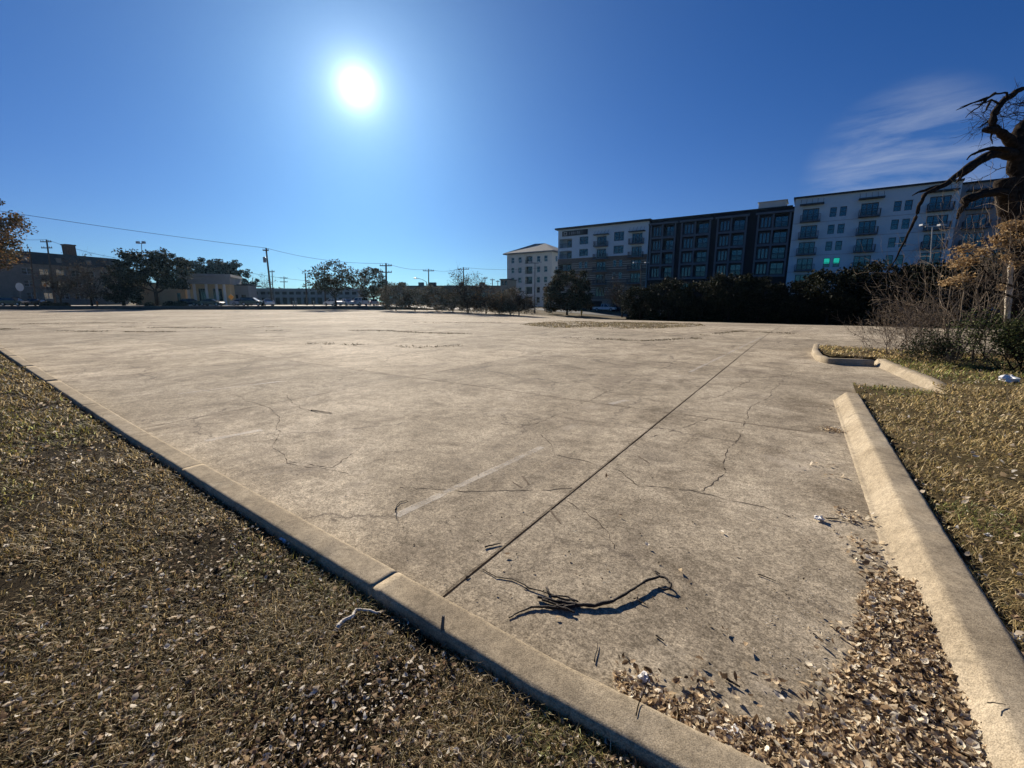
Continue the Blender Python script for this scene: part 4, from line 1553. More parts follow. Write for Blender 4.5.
limb(mb, [Zp((680, 590), -.2), Zp((640, 572), -.4), Zp((560, 580), -.6), Zp((500, 600), -.8), Zp((470, 610), -.9), Zp((466, 640), -.9), Zp((440, 680), -.9), Zp((424, 712), -.9)], [.12, .09, .085, .085, .10, .05, .04, .018], amp=.03)
mb.build('limb', M['bark'], t, smooth=True)
# dead leaf sprays on thin low branches
mb = MB()
Wp = lambda c, dy=0.0: tp(940 + c[0] / 3.845, 200 + c[1] / 3.84, dy)
spr = []
for pts in ([(300, 340), (270, 330), (200, 300), (150, 245), (100, 195)], [(300, 380), (230, 355), (180, 345), (120, 340)], [(285, 330), (300, 280), (290, 230), (240, 190)], [(300, 240), (270, 190), (230, 130), (215, 150)], [(320, 210), (290, 130), (310, 80)]):
    limb(mb, [Wp(q, -.5) for q in pts], [.03, .024, .018, .012, .007][:len(pts)], k=3, amp=.03, n=5)
mb.build('thin_branch', M['bark'], t)
SPR = [((90, 190), 24, 300), ((75, 240), 26, 420), ((120, 235), 22, 300), ((160, 200), 20, 280), ((40, 315), 24, 350), ((90, 300), 22, 330), ((230, 150), 24, 380), ((250, 170), 26, 350), ((265, 220), 20, 240),
       ((300, 100), 26, 420), ((315, 150), 24, 300), ((270, 105), 18, 180), ((295, 245), 22, 200), ((240, 335), 14, 80), ((330, 90), 26, 300), ((250, 95), 16, 120)]
f = MB()
for c, s, n in SPR:
    cc = np.array(Wp(c, -.5))
    P = cc + NR.normal(size=(int(n * .5), 3)) * (s / 3.85 / F * TY) * np.array([.55, .7, .40])
    leaves(f, P, .045 + .05 * NR.random(len(P)), pick([(.34, .225, .11), (.44, .31, .17), (.24, .155, .075), (.54, .41, .25)], [3, 3, 2, 1], len(P)), tilt=1.2, aspect=.45, fold=.7, curl=.8)
f.build('dead_leaves', M['leaf'], t)
# ------------------------------------------------------------------ buildings
class Frame:
    """facade coordinates: s along the wall, d outward from it, z up"""
    def __init__(self, p0, along, out):
        self.p, self.a, self.o = p0, along, out

    def __call__(self, s, d, z):
        return (self.p[0] + self.a[0] * s + self.o[0] * d, self.p[1] + self.a[1] * s + self.o[1] * d, z)

    def box(self, mb, s0, s1, d0, d1, z0, z1, mi=0):
        vs = [self(s0, d0, z0), self(s1, d0, z0), self(s1, d1, z0), self(s0, d1, z0), self(s0, d0, z1), self(s1, d0, z1), self(s1, d1, z1), self(s0, d1, z1)]
        mb.add(vs, [(0, 3, 2, 1), (4, 5, 6, 7), (0, 1, 5, 4), (1, 2, 6, 5), (2, 3, 7, 6), (3, 0, 4, 7)], mi)
        return mb

    def wall(self, mb, s0, s1, z0, z1, holes, depth=.22, thick=6.0, top=True, split=None):
        """front skin with openings and their reveals, plus sides, back and top; material 1 below split"""
        ss_ = sorted({s0, s1} | {h[0] for h in holes} | {h[1] for h in holes})
        zs = sorted({z0, z1} | {h[2] for h in holes} | {h[3] for h in holes} | ({split} if split else set()))
        for i in range(len(ss_) - 1):
            for j in range(len(zs) - 1):
                cs, cz_ = (ss_[i] + ss_[i + 1]) / 2, (zs[j] + zs[j + 1]) / 2
                if any(h[0] < cs < h[1] and h[2] < cz_ < h[3] for h in holes):
                    continue
                mb.add([self(ss_[i], 0, zs[j]), self(ss_[i + 1], 0, zs[j]), self(ss_[i + 1], 0, zs[j + 1]), self(ss_[i], 0, zs[j + 1])], [(0, 1, 2, 3)], 1 if split and cz_ < split else 0)
        for h in holes:
            D = -(h[4] if len(h) > 4 else depth)
            a, b, c, d = h[:4]
            mi = 1 if split and (c + d) / 2 < split else 0
            q = [self(a, 0, c), self(b, 0, c), self(b, 0, d), self(a, 0, d), self(a, D, c), self(b, D, c), self(b, D, d), self(a, D, d)]
            mb.add(q, [(0, 4, 5, 1), (1, 5, 6, 2), (2, 6, 7, 3), (3, 7, 4, 0)], mi)
        T = -thick
        mb.add([self(s0, 0, z0), self(s0, T, z0), self(s0, T, z1), self(s0, 0, z1)], [(0, 1, 2, 3)])
        mb.add([self(s1, 0, z0), self(s1, T, z0), self(s1, T, z1), self(s1, 0, z1)], [(0, 3, 2, 1)])
        mb.add([self(s0, T, z0), self(s1, T, z0), self(s1, T, z1), self(s0, T, z1)], [(0, 3, 2, 1)])
        if top:
            mb.add([self(s0, 0, z1), self(s1, 0, z1), self(s1, T, z1), self(s0, T, z1)], [(0, 1, 2, 3)])
        return mb

    def window(self, parent, a, b, c, d, depth=.22, panes=2, rails=1, fm='frame', gm='glass', name='window', lab=None, bar=.07):
        D = -depth
        m = MB()
        w = bar
        self.box(m, a, a + w, D - .02, D + .07, c, d)
        self.box(m, b - w, b, D - .02, D + .07, c, d)
        self.box(m, a + w, b - w, D - .02, D + .068, d - w, d)
        self.box(m, a + w, b - w, D - .02, D + .068, c, c + w)
        for k in range(1, panes):
            s = a + (b - a) * k / panes
            self.box(m, s - w * .6, s + w * .6, D - .02, D + .06, c + w, d - w)
        for k in range(1, rails + 1):
            z = c + (d - c) * k / (rails + 1)
            self.box(m, a + w, b - w, D - .018, D + .05, z - w * .45, z + w * .45)
        o = m.build(name, M[fm], parent)
        g = MB()
        self.box(g, a, b, D - .05, D - .022, c, d)
        gl = g.build('pane', M[gm], o)
        if lab:
            o['label'] = lab
        return o, gl

    def balcony(self, parent, a, b, z, out=1.25, h=1.05, name='balcony', inset=False):
        m = MB()
        d0 = 0.004 if not inset else -out
        d1 = out if not inset else -.02
        self.box(m, a, b, d0, d1, z - .22, z)
        o = m.build(name, M['greyf'], parent)
        r = MB()
        e = .05
        self.box(r, a, b, d1 - e, d1, z + h - .06, z + h)
        self.box(r, a, b, d1 - e, d1, z + .07, z + .12)
        k = max(2, int((b - a) / .16))
        for i in range(k + 1):
            s = a + (b - a - .03) * i / k
            self.box(r, s, s + .03, d1 - e + .01, d1 - .01, z + .12, z + h - .06)
        if not inset:
            for s in (a, b - e):
                self.box(r, s, s + e, d0, d1 - e, z + h - .06, z + h)
                for i in range(7):
                    dd = d0 + (d1 - e - d0) * i / 7
                    self.box(r, s + .01, s + .04, dd, dd + .03, z, z + h - .06)
        r.build('railing', M['rail'], o)
        return o

    def awning(self, parent, a, b, z, out=1.3):
        m = MB()
        self.box(m, a, b, .004, out, z, z + .14)
        for i in range(5):
            s = a + .15 + (b - a - .3) * i / 4
            p, q = self(s, .02, z + 1.15), self(s, out - .1, z + .12)
            m.tube([p, q], .025, 4)
        k = 9
        for i in range(k):
            d = .1 + (out - .25) * i / (k - 1)
            self.box(m, a + .02, b - .02, d, d + .05, z + .14, z + .2)
        return m.build('awning', M['rail'], parent)


B = 104.0
OUT = (-U[0], -U[1])
FB = Frame(xy(0, B), V, OUT)
G0 = -1.6
FL = [16.7, 13.63, 10.6, 7.57, 4.5]      # balcony floors of the tall block

# --- white block
t = thing('white_block', 'white apartment block with dark balconies and two green lit windows', 'building')
holes, wins, bals, tops = [], [], [], []
for a, b in ((-2.55, .05), (6.3, 8.75), (15.45, 18.1)):
    for z in FL:
        holes.append((a, b, z + .02, z + 2.25))
        wins.append((a, b, z + .02, z + 2.25, 'door'))
        bals.append((a - .25, b + .35, z))
    tops.append((a - .55, b + .65, 19.55))
for a in (1.75, 3.25, 10.85, 12.3):
    for z in FL:
        holes.append((a, a + 1.0, z + .42, z + 2.1))
        wins.append((a, a + 1.0, z + .42, z + 2.1, 'green' if a < 4 and z == FL[3] else 'w'))
for a in (-2.6, 1.0, 4.6, 8.2, 11.8, 15.4):
    holes.append((a, a + 2.6, G0 + .6, 2.6))
    wins.append((a, a + 2.6, G0 + .6, 2.6, 'shop'))
FB.wall(MB(), -3.95, 19.1, G0, 21.0, holes).build('wall', M['white'], t) if False else None
wm = FB.wall(MB(), -3.95, 19.1, G0, 21.0, holes)
wm.build('wall', M['white'], t)
r = MB()
FB.box(r, -4.25, 19.2, -6.3, .45, 21.003, 21.28)
r.build('roof_edge', M['coping'], t)
sl = MB()
for z in FL[:4]:
    FB.box(sl, -3.9, 19.05, .002, .03, z - .32, z - .26)
sl.build('joint_trim', M['greyw'], t)
for a, b, c, d, k in wins:
    if k == 'green':
        o, g = FB.window(t, a, b, c, d, panes=1, rails=1, fm='frame', lab='window with a green lit blind in its upper half')
        m = MB()
        FB.box(m, a + .07, b - .07, -.235, -.205, c + (d - c) * .42, d - .07)
        tag(m.build('blind', M['teal'], o), 'bright green lit blind')
    elif k == 'door':
        FB.window(t, a, b, c, d, panes=3, rails=0, name='balcony_door', bar=.11)
    elif k == 'shop':
        FB.window(t, a, b, c, d, panes=2, rails=1, gm='dglass')
    else:
        FB.window(t, a, b, c, d, panes=1, rails=1)
for a, b, z in bals:
    FB.balcony(t, a, b, z)
for a, b, z in tops:
    FB.awning(t, a, b, z)

# --- grey wing beyond it, set back
t = thing('grey_wing', 'blue grey apartment wing with balconies behind the dead tree', 'building')
FG = Frame(xy(0, B + 1.6), V, OUT)
holes, wins = [], []
for a, b in ((20.5, 23.1), (24.7, 27.6), (30, 33), (36, 39)):
    for z in FL:
        holes.append((a, b, z + .02, z + 2.25))
FG.wall(MB(), 19.15, 46, G0, 20.7, holes).build('wall', M['greyw'], t)
r = MB()
FG.box(r, 19.25, 46.2, -6.3, .45, 20.703, 20.95)
r.build('roof_edge', M['coping'], t)
for a, b, c, d in holes:
    FG.window(t, a, b, c, d, panes=3, rails=0, name='balcony_door', bar=.11)
    if c > 4:
        FG.balcony(t, a - .3, b + .3, c - .02)
for a, b in ((20.5, 23.1), (24.7, 27.6)):
    FG.awning(t, a - .5, b + .5, 19.4)

# --- dark block
t = thing('dark_block', 'dark navy apartment block with four grey framed columns of windows', 'building')
FD = Frame(xy(0, B + .5), V, OUT)
bays = [(-31.6, -26.2), (-24.8, -19.0), (-17.5, -12.1), (-10.0, -4.5)]
rows = [16.05, 13.0, 9.95, 6.9]
holes = []
for a, b in bays:
    mid = a + (b - a) * .48
    for z in rows:
        holes.append((a + .35, mid - .25, z + .12, z + 2.35, .22))
        holes.append((mid + .25, b - .35, z + .12, z + 2.45, 1.3))
    holes.append((a + .5, mid - .4, 3.6, 5.6, .22))
    holes.append((a + .3, b - .3, G0 + .5, 2.4, .3))
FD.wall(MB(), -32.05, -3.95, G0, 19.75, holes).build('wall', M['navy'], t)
r = MB()
FD.box(r, -32.0, -4.3, -6.3, .3, 19.753, 20.0)
r.build('roof_edge', M['coping'], t)
m = MB()
FD.box(m, -10.3, -5.5, -5.2, -.8, 20.003, 21.25)
FD.box(m, -10.5, -5.3, -5.4, -.6, 21.253, 21.4)
m.build('roof_penthouse', M['cream'], t)
for a, b in bays:
    mid = a + (b - a) * .48
    m = MB()
    w = .32
    FD.box(m, a - .15, a - .15 + w, .004, .45, 6.45, 18.75)
    FD.box(m, b + .15 - w, b + .15, .004, .45, 6.45, 18.75)
    FD.box(m, mid - .16, mid + .16, .004, .45, 6.45, 18.75)
    FD.box(m, a - .5, b + .5, .004, .75, 18.752, 19.1)
    for z in rows:
        FD.box(m, a - .147 + w, mid - .16, .004, .44, z - .4, z)
        FD.box(m, mid + .16, b + .147 - w, .004, .44, z - .4, z)
    m.build('bay_frame', M['greyf'], t)
    for z in rows:
        FD.window(t, a + .35, mid - .25, z + .12, z + 2.35, panes=3, rails=0, fm='rail', bar=.20)
        FD.window(t, mid + .25, b - .35, z + .12, z + 2.45, depth=1.3, panes=2, rails=1, fm='greyf', bar=.08, name='balcony_door')
        FD.balcony(t, mid + .2, b - .3, z + .12, out=1.1, h=1.0, inset=True)
    FD.window(t, a + .5, mid - .4, 3.6, 5.6, panes=2, rails=0, fm='wframe')
    FD.window(t, a + .3, b - .3, G0 + .5, 2.4, depth=.3, panes=4, rails=1, gm='dglass')

# --- white and brick block
t = thing('brick_block', 'white over banded brick apartment block with a dark sign at its top corner', 'building')
holes = []
W = []
for a, b in ((-44.75, -42.3), (-35.9, -33.5)):
    for k, z in enumerate([15.0, 12.0, 8.95, 5.9, 2.8]):
        holes.append((a, b, z + .02, z + 2.3))
        W.append((a, b, z + .02, z + 2.3, 3, 0, 'balcony_door'))
for a, b in ((-49.5, -47.1), (-40.4, -37.9)):
    for z0, z1 in (((15.75, 17.6), (12.85, 14.6)) if a < -45 else ((15.9, 18.0), (12.95, 14.8))):
        holes.append((a, b, z0, z1))
        W.append((a, b, z0, z1, 2, 1, 'window'))
    for z in (9.9, 7.0, 3.9):
        for q in (a, a + 1.5):
            holes.append((q, q + .85, z, z + 1.6))
            W.append((q, q + .85, z, z + 1.6, 1, 1, 'window'))
for z0, z1 in ((15.2, 17.4), (12.5, 14.4), (9.4, 11.2)):
    holes.append((-55.2, -51.6, z0, z1, 2.2))
for a in (-54, -49.6, -40.4):
    holes.append((a, a + 3.2, G0 + .5, 2.3, .3))
    W.append((a, a + 3.2, G0 + .5, 2.3, 3, 1, 'window'))
holes.append((-46.2, -42.8, G0 + .05, 1.6, .6))
FB.wall(MB(), -55.6, -32.1, G0, 19.75, holes, split=12.45).build('wall', [M['white'], M['band']], t)
r = MB()
FB.box(r, -56.3, -31.6, -6.4, .7, 19.753, 20.15)
r.build('roof', M['coping'], t)
for a, b, c, d, p, rl_, nm in W:
    big = c < 1
    FB.window(t, a, b, c, d, depth=.3 if big else .22, panes=p, rails=rl_, name=nm, gm='dglass' if big else 'glass', bar=.1 if nm == 'balcony_door' else .07, fm='wframe' if (d - c) < 1.7 and not big else 'frame')
m = MB()
FB.box(m, -46.2, -42.8, -.65, -.6, G0 + .05, 1.6)
m.build('garage_door', M['navy'], t)
for z0, z1 in ((15.2, 17.4), (12.5, 14.4), (9.4, 11.2)):
    FB.window(t, -54.0, -52.0, z0, z1, depth=2.2, panes=2, rails=0, name='balcony_door')
    m = MB()
    FB.box(m, -55.2, -54.0, -2.26, -2.2, z0, z1)
    FB.box(m, -52.0, -51.6, -2.26, -2.2, z0, z1)
    m.build('loggia_wall', M['white'], t)
    r = MB()
    FB.box(r, -55.2, -51.6, -.08, -.03, z0 + 1.0, z0 + 1.06)
    for i in range(22):
        s = -55.15 + 3.5 * i / 21
        FB.box(r, s, s + .03, -.07, -.04, z0, z0 + 1.0)
    r.build('railing', M['rail'], t)
for a, b in ((-44.75, -42.3), (-35.9, -33.5)):
    for z in (15.0, 12.0, 8.95, 5.9):
        FB.balcony(t, a - .5, b + .5, z)
    FB.awning(t, a - .7, b + .7, 17.55, 1.1)
m = MB()
FB.box(m, -54.4, -47.3, .004, .14, 18.05, 19.3)
sg = m.build('sign', M['dsteel'], t)
m = MB()     # pale square emblem and a row of strokes too blurred to read
FB.box(m, -53.9, -53.05, .142, .17, 18.3, 18.4)
FB.box(m, -53.9, -53.05, .142, .17, 18.95, 19.05)
FB.box(m, -53.9, -53.8, .142, .17, 18.4, 18.95)
FB.box(m, -53.15, -53.05, .142, .17, 18.4, 18.95)
m.build('sign_emblem', M['wframe'], sg)
m = MB()
for i, w in enumerate((.10, .30, .30, .12, .34, .30)):
    s = -52.3 + i * .52
    FB.box(m, s, s + .1, .142, .165, 18.35, 19.0)
    if w > .2:
        FB.box(m, s + w - .1, s + w, .142, .165, 18.35, 19.0)
        FB.box(m, s + .1, s + w - .1, .142, .165, 18.62 if i % 2 else 18.9, 18.72 if i % 2 else 19.0)
m.build('sign_lettering', M['greyw'], sg)

# --- hip roofed block
t = thing('hip_roofed_block', 'cream five storey apartment block with a grey hip roof', 'building')
HB = 120.0
FH = Frame(xy(0, HB), V, OUT)
a0, a1 = -82.9, -66.2
holes, W = [], []
for k in range(5):
    z = 15.35 - 3.15 * k - 2.0 + .0
    for a in (-81.4, -78.6, -71.7, -69.1):
        holes.append((a, a + 1.35, z + .35, z + 2.15))
        W.append((a, a + 1.35, z + .35, z + 2.15, 1, 1, 'window'))
    holes.append((-75.9, -73.2, z + .02, z + 2.3, 1.0))
FH.wall(MB(), a0, a1, G0, 16.5, holes, thick=14).build('wall', M['cream'], t)
for a, b, c, d, p, rl_, nm in W:
    FH.window(t, a, b, c, d, panes=p, rails=rl_, fm='wframe')
for k in range(5):
    z = 15.35 - 3.15 * k - 2.0
    FH.window(t, -75.9, -73.2, z + .02, z + 2.3, depth=1.0, panes=2, rails=0, name='balcony_door', fm='frame')
    FH.balcony(t, -75.85, -73.25, z + .02, out=.9, inset=True)
# right hand return with its own windows
FS_ = Frame(xy(a1, HB), U, V)
for k in range(5):
    z = 15.35 - 3.15 * k - 2.0
    for s in (2.2, 5.4, 9.6):
        m = MB()
        FS_.box(m, s, s + 1.3, .004, .06, z + .35, z + 2.15)
        w = m.build('window', M['wframe'], t)
        m = MB()
        FS_.box(m, s + .1, s + 1.2, .062, .08, z + .45, z + 2.05)
        m.build('pane', M['glass'], w)
r = MB()
e = 1.0
q = [FH(a0 - e, e, 16.5), FH(a1 + e, e, 16.5), FH(a1 + e, -14 - e, 16.5), FH(a0 - e, -14 - e, 16.5), FH(-76.2, -6.5, 20.2), FH(-72.9, -7.5, 20.2)]
q2 = [(x, y, z + .35) for x, y, z in q[:4]]
r.add(q[:4] + q2 + q[4:], [(0, 3, 2, 1), (0, 1, 5, 4), (1, 2, 6, 5), (2, 3, 7, 6), (3, 0, 4, 7), (4, 5, 9, 8), (5, 6, 9), (6, 7, 8, 9), (7, 4, 8)])
r.build('roof', M['shingle'], t)

# --- left apartment house with mansard and chimney
pL, pR = at(14, 250, 112), at(121, 259, 130)
pR = at(121, 259, 130)
for Yr in np.arange(112, 170, .25):
    c = at(121, 259, Yr)
    if c.z >= pL.z:
        pR = c
        break
al = Vector((pR.x - pL.x, pR.y - pL.y, 0))
LEN = al.length
al.normalize()
FLh = Frame((pL.x, pL.y), (al.x, al.y), (al.y, -al.x))
zb, ztop = .3, pL.z
t = thing('apartment_house', 'long dull brown apartment house with a dark mansard roof and brick chimney', 'building')
holes, W = [], []
n_c = 7
mz = ztop - 3.1
for i in range(n_c):
    s = LEN * (i + .5) / n_c
    for k in range(3):
        z = mz - 2.7 - 3.1 * k
        if z > zb + .5:
            holes.append((s - 1.0, s + 1.0, z, z + 1.6))
FLh.wall(MB(), -14, LEN, zb, mz, holes, thick=12).build('wall', M['beige'], t)
for h in holes:
    FLh.window(t, *h, panes=2, rails=1, fm='wframe')
r = MB()
q = [FLh(-14.4, .5, mz), FLh(LEN + .4, .5, mz), FLh(LEN + .4, -12.5, mz), FLh(-14.4, -12.5, mz), FLh(-13.4, -.9, ztop), FLh(LEN - .8, -.9, ztop), FLh(LEN - .8, -11, ztop), FLh(-13.4, -11, ztop)]
r.add(q, [(0, 3, 2, 1), (4, 5, 6, 7), (0, 1, 5, 4), (1, 2, 6, 5), (2, 3, 7, 6), (3, 0, 4, 7)])
rf = r.build('roof', M['mansard'], t)
for i in range(0, n_c, 2):
    s = LEN * (i + .5) / n_c
    m = MB()
    FLh.box(m, s - .55, s + .55, -1.2, .2, mz + .7, mz + 1.9)
    d = m.build('dormer', M['beige'], rf)
c = (Vector(at(98.5, 252, 122)))
s_c = (c - Vector((pL.x, pL.y, c.z))).dot(al)
m = MB()
FLh.box(m, s_c - 1.1, s_c + 1.1, -2.9, -1.2, mz + .5, ztop + 2.6)
FLh.box(m, s_c - 1.25, s_c + 1.25, -3.05, -1.05, ztop + 2.602, ztop + 2.9)
m.build('chimney', M['brickc'], rf)

# --- tan building and storefront
def quad_building(name, lab, pxa, pxb, ya, yb, zt0, mat, thick=10, zb=.4):
    a, b = base(pxa, ya), base(pxb, yb)
    d = Vector((b.x - a.x, b.y - a.y, 0))
    l = d.length
    d.normalize()
    t = thing(name, lab, 'building')
    return t, Frame((a.x, a.y), (d.x, d.y), (d.y, -d.x)), l


t, f, l = quad_building('tan_building', 'plain tan walled low building behind the spreading oak', 136, 187, 106, 108, 0, 'tan')
ztp = at(150, 283.5, 106).z
f.wall(MB(), 0, l, .3, ztp, [(l * .82, l * .90, .8, 3.6), (l * .05, l * .12, .7, 2.9)]).build('wall', M['tan'], t)
f.window(t, l * .82, l * .90, .8, 3.6, panes=1, rails=0, gm='dglass')
f.window(t, l * .05, l * .12, .7, 2.9, panes=1, rails=0, gm='dglass', name='door')
m = MB()
f.box(m, -.2, l + .2, -10.2, .25, ztp + .003, ztp + .25)
m.build('roof_edge', M['deck'], t)

t, f, l = quad_building('storefront', 'ochre storefront with white columns under a grey canopy', 190, 232, 101, 104, 0, 'ochre')
z1, z2 = at(200, 284, 101).z, at(200, 274, 101).z
hl = [(l * .24, l * .42, .7, z1 - 1.0), (l * .58, l * .80, .7, z1 - 1.0)]
f.wall(MB(), 0, l, .3, z1, hl).build('wall', M['ochre'], t)
for h in hl:
    f.window(t, *h, panes=2, rails=1, gm='dglass', name='shop_window')
m = MB()
f.box(m, -1.0, l + .6, -10, 2.2, z1 + .003, z2 - .6)
f.box(m, -1.3, l + .9, -10, 2.5, z2 - .6, z2)
m.build('canopy', M['deck'], t)
for s in (.06, .2, .48, .72, .9):
    m = MB()
    f.box(m, l * s - .22, l * s + .22, 1.3, 1.75, .3, z1)
    f.box(m, l * s - .32, l * s + .32, 1.2, 1.85, .3, .8)
    m.build('column', M['wcol'], t)

t, f, l = quad_building('side_shop', 'low grey shop wall beside the orange sign', 230, 250, 108, 109, 0, 'deck')
zs_ = at(240, 285.5, 108).z
f.wall(MB(), 0, l, .3, zs_, [(l * .2, l * .45, .8, 3.2), (l * .6, l * .85, .8, 3.2)]).build('wall', M['deck'], t)
for a_, b_ in ((.2, .45), (.6, .85)):
    f.window(t, l * a_, l * b_, .8, 3.2, panes=1, rails=0, gm='dglass')
m = MB()
f.box(m, -.1, l + .1, -10, .3, zs_ + .003, zs_ + .3)
m.build('roof_edge', M['coping'], t)

# --- long two level parking deck and the far dark buildings
t, f, l = quad_building('parking_deck', 'long low grey two level deck behind the utility poles', 246, 358, 140, 145, 0, 'deck')
zt_ = at(300, 288, 142).z
m = MB()
f.box(m, 0, l, -14, -3.0, .3, zt_ - .4)
m.build('back_wall', M['darkb'], t)
m = MB()
for z in (zt_ - 1.0, zt_ * .5):
    f.box(m, -.3, l + .3, -3.0, .3, z - .1, z + .85)
m.build('parapet', M['deck'], t)
for k in range(17):
    m = MB()
    s = l * k / 16
    f.box(m, s - .35, s + .35, -.5, .25, .3, zt_ * .5 - .1)
    f.box(m, s - .3, s + .3, -.5, .2, zt_ * .5 + .852, zt_ - 1.1)
    m.build('column', M['deck'], t)
t, f, l = quad_building('warehouse', 'long dark flat roofed building beyond the far hedge line', 386, 502, 150, 150, 0, 'darkb')
zw = at(440, 286.5, 150).z
hl = [(l * k / 14 + 1, l * k / 14 + 3.4, 2.6, 4.4) for k in range(14)]
f.wall(MB(), 0, l, -.5, zw, hl).build('wall', M['darkb'], t)
for h in hl:
    f.window(t, *h, panes=3, rails=1)
m = MB()
f.box(m, -.4, l + .4, -10, .4, zw + .003, zw + .3)
for k, w in ((.10, 2), (.27, 1.6), (.36, 2.4), (.62, 1.5), (.8, 2)):
    f.box(m, l * k, l * k + w, -5, -3, zw + .3, zw + 1.5)
m.build('roof', M['coping'], t)
t, f, l = quad_building('small_block', 'small dark flat roofed building left of the hip roofed block', 500.5, 508, 128, 127, 0, 'darkb')
zw = at(504, 280, 128).z
hl = [(l * .2, l * .45, 3.4, 5.0), (l * .6, l * .85, 3.4, 5.0), (l * .2, l * .45, 6.2, 7.4), (l * .6, l * .85, 6.2, 7.4)]
f.wall(MB(), 0, l, -.5, zw, hl).build('wall', M['beige'], t)
for h in hl:
    f.window(t, *h, panes=1, rails=1)
m = MB()
f.box(m, -.2, l + .2, -6.2, .2, zw + .003, zw + .3)
m.build('roof', M['coping'], t)

# low wall that holds up the street on the left
m = MB()
for k in range(20):
    x0, x1 = -150 + 6.1 * k, -150 + 6.1 * k + 6.08
    m.box(x0, x1, 84.55, 84.95, -.1, .72)
tag(m.build('low_wall', M['darkb']), 'long low dark wall between the lot and the street on the left', 'wall')

# far-off trees that read as one mass along the horizon
f = MB()
n = 16000
x = NR.uniform(-420, 420, n)
y = 270 + 40 * NR.random(n)
hh = 5.5 + 4.5 * fbm(x * .05, np.zeros(n), 3) + 3 * fbm(x * .3, np.zeros(n) + 4, 2)
leafquads(f, np.column_stack([x, y, hh * NR.random(n) ** .7]), 1.6 + 1.4 * NR.random(n), pick(OLIVE + BROWN, [1] * 8, n))
tag(f.build('treeline', M['fol']), 'dark line of distant trees along the horizon', 'trees', kind='stuff')

# ------------------------------------------------------------------ poles, lamps, wires
def utility_pole(lab, px_top, py_top, px_base, Y, arms=1, r=.16, extra=None, armw=2.4):
    b = base(px_base, Y)
    tp_ = at(px_top, py_top, Y)
    t = thing('utility_pole', lab, 'pole', b, 0, 'utility poles along the far streets')
    h = tp_ - b
    m = MB()
    m.tube([(0, 0, -.3), (h.x * .5, 0, h.z * .5), (h.x, 0, h.z)], [r, r * .85, r * .7], 8)
    m.build('post', M['pole'], t)
    for k in range(arms):
        z = h.z - .5 - 1.3 * k
        x = h.x * z / h.z
        m = MB()
        m.box(x - armw / 2, x + armw / 2, -.25, -.13, z - .09, z + .09)
        for s in (-.46, -.25, .25, .46):
            m.tube([(x + armw * s, -.19, z + .09), (x + armw * s, -.19, z + .34)], [.07, .05], 6)
        m.build('crossarm', M['pole'], t)
    if extra == 'transformer':
        m = MB()
        z = h.z * .80
        x = h.x * .80
        m.tube([(x - .55, 0, z - .55), (x - .55, 0, z - .5), (x - .55, 0, z + .5), (x - .55, 0, z + .55)], [.22, .32, .32, .22], 10)
        m.box(x - .25, x, -.06, .06, z - .1, z + .1)
        m.build('transformer', M['steel'], t)
    return t, tp_


P1 = utility_pole('tilted wooden pole with two crossarms before the left apartment house', 46.5, 239.6, 55.7, 100, 2, .2)[1]
utility_pole('plain dark pole at the left end of the apartment house', 29.5, 249, 36, 98, 0, .17)
P2 = utility_pole('leaning wooden pole with a transformer, tallest left of centre', 266, 248, 272.3, 92, 1, .2, 'transformer', 1.2)[1]
utility_pole('thin pole with a short crossarm right behind the leaning transformer pole', 272, 270, 273.5, 125, 1, .14, None, 1.6)
utility_pole('short bare pole over the deck roof left of the leaning pole', 252.5, 278, 254, 150, 0, .16)
utility_pole('far pole with crossarm over the deck right of the leaning pole', 284, 276.5, 284.5, 150, 2, .17, None, 2.6)
utility_pole('slim bare pole left of the ragged tree over the parked cars', 305.3, 273, 307, 100, 0, .17)
P3 = utility_pole('pole with a tilted crossarm right at the ragged tree', 324.5, 266.5, 325.5, 105, 2, .16, None, 2.6)[1]
utility_pole('crossarm pole left of the thin leaved tree by the tall double pole', 364.8, 275.5, 365.4, 112, 1, .15, None, 1.6)
utility_pole('dark stubby pole right beside the tall double crossarm pole', 382.3, 274.3, 383.3, 100, 2, .16, None, 1.6)
P4 = utility_pole('tall grey pole with two wide crossarms left of the far hedge line', 386, 263.3, 386.6, 92, 2, .24, None, 2.5)[1]
P5 = utility_pole('crossarm pole over the left half of the far hedge line', 428.6, 269, 428.8, 120, 1, .2, None, 3.0)[1]
P6 = utility_pole('crossarm pole over the right half of the far hedge line', 463.5, 267.3, 463.5, 120, 1, .2, None, 3.0)[1]
utility_pole('distant crossarm pole, leftmost of three near the hip roofed block', 485, 277, 485, 160, 1, .2, None, 1.7)
utility_pole('distant crossarm pole, middle of three near the hip roofed block', 492.4, 278.6, 492.4, 165, 1, .2, None, 1.7)
utility_pole('distant crossarm pole, nearest the hip roofed block', 497.8, 280.2, 497.8, 170, 1, .2, None, 1.4)
utility_pole('distant stub of a pole over the dark warehouse roof', 447.5, 284.5, 447.5, 170, 1, .2, None, 2.2)


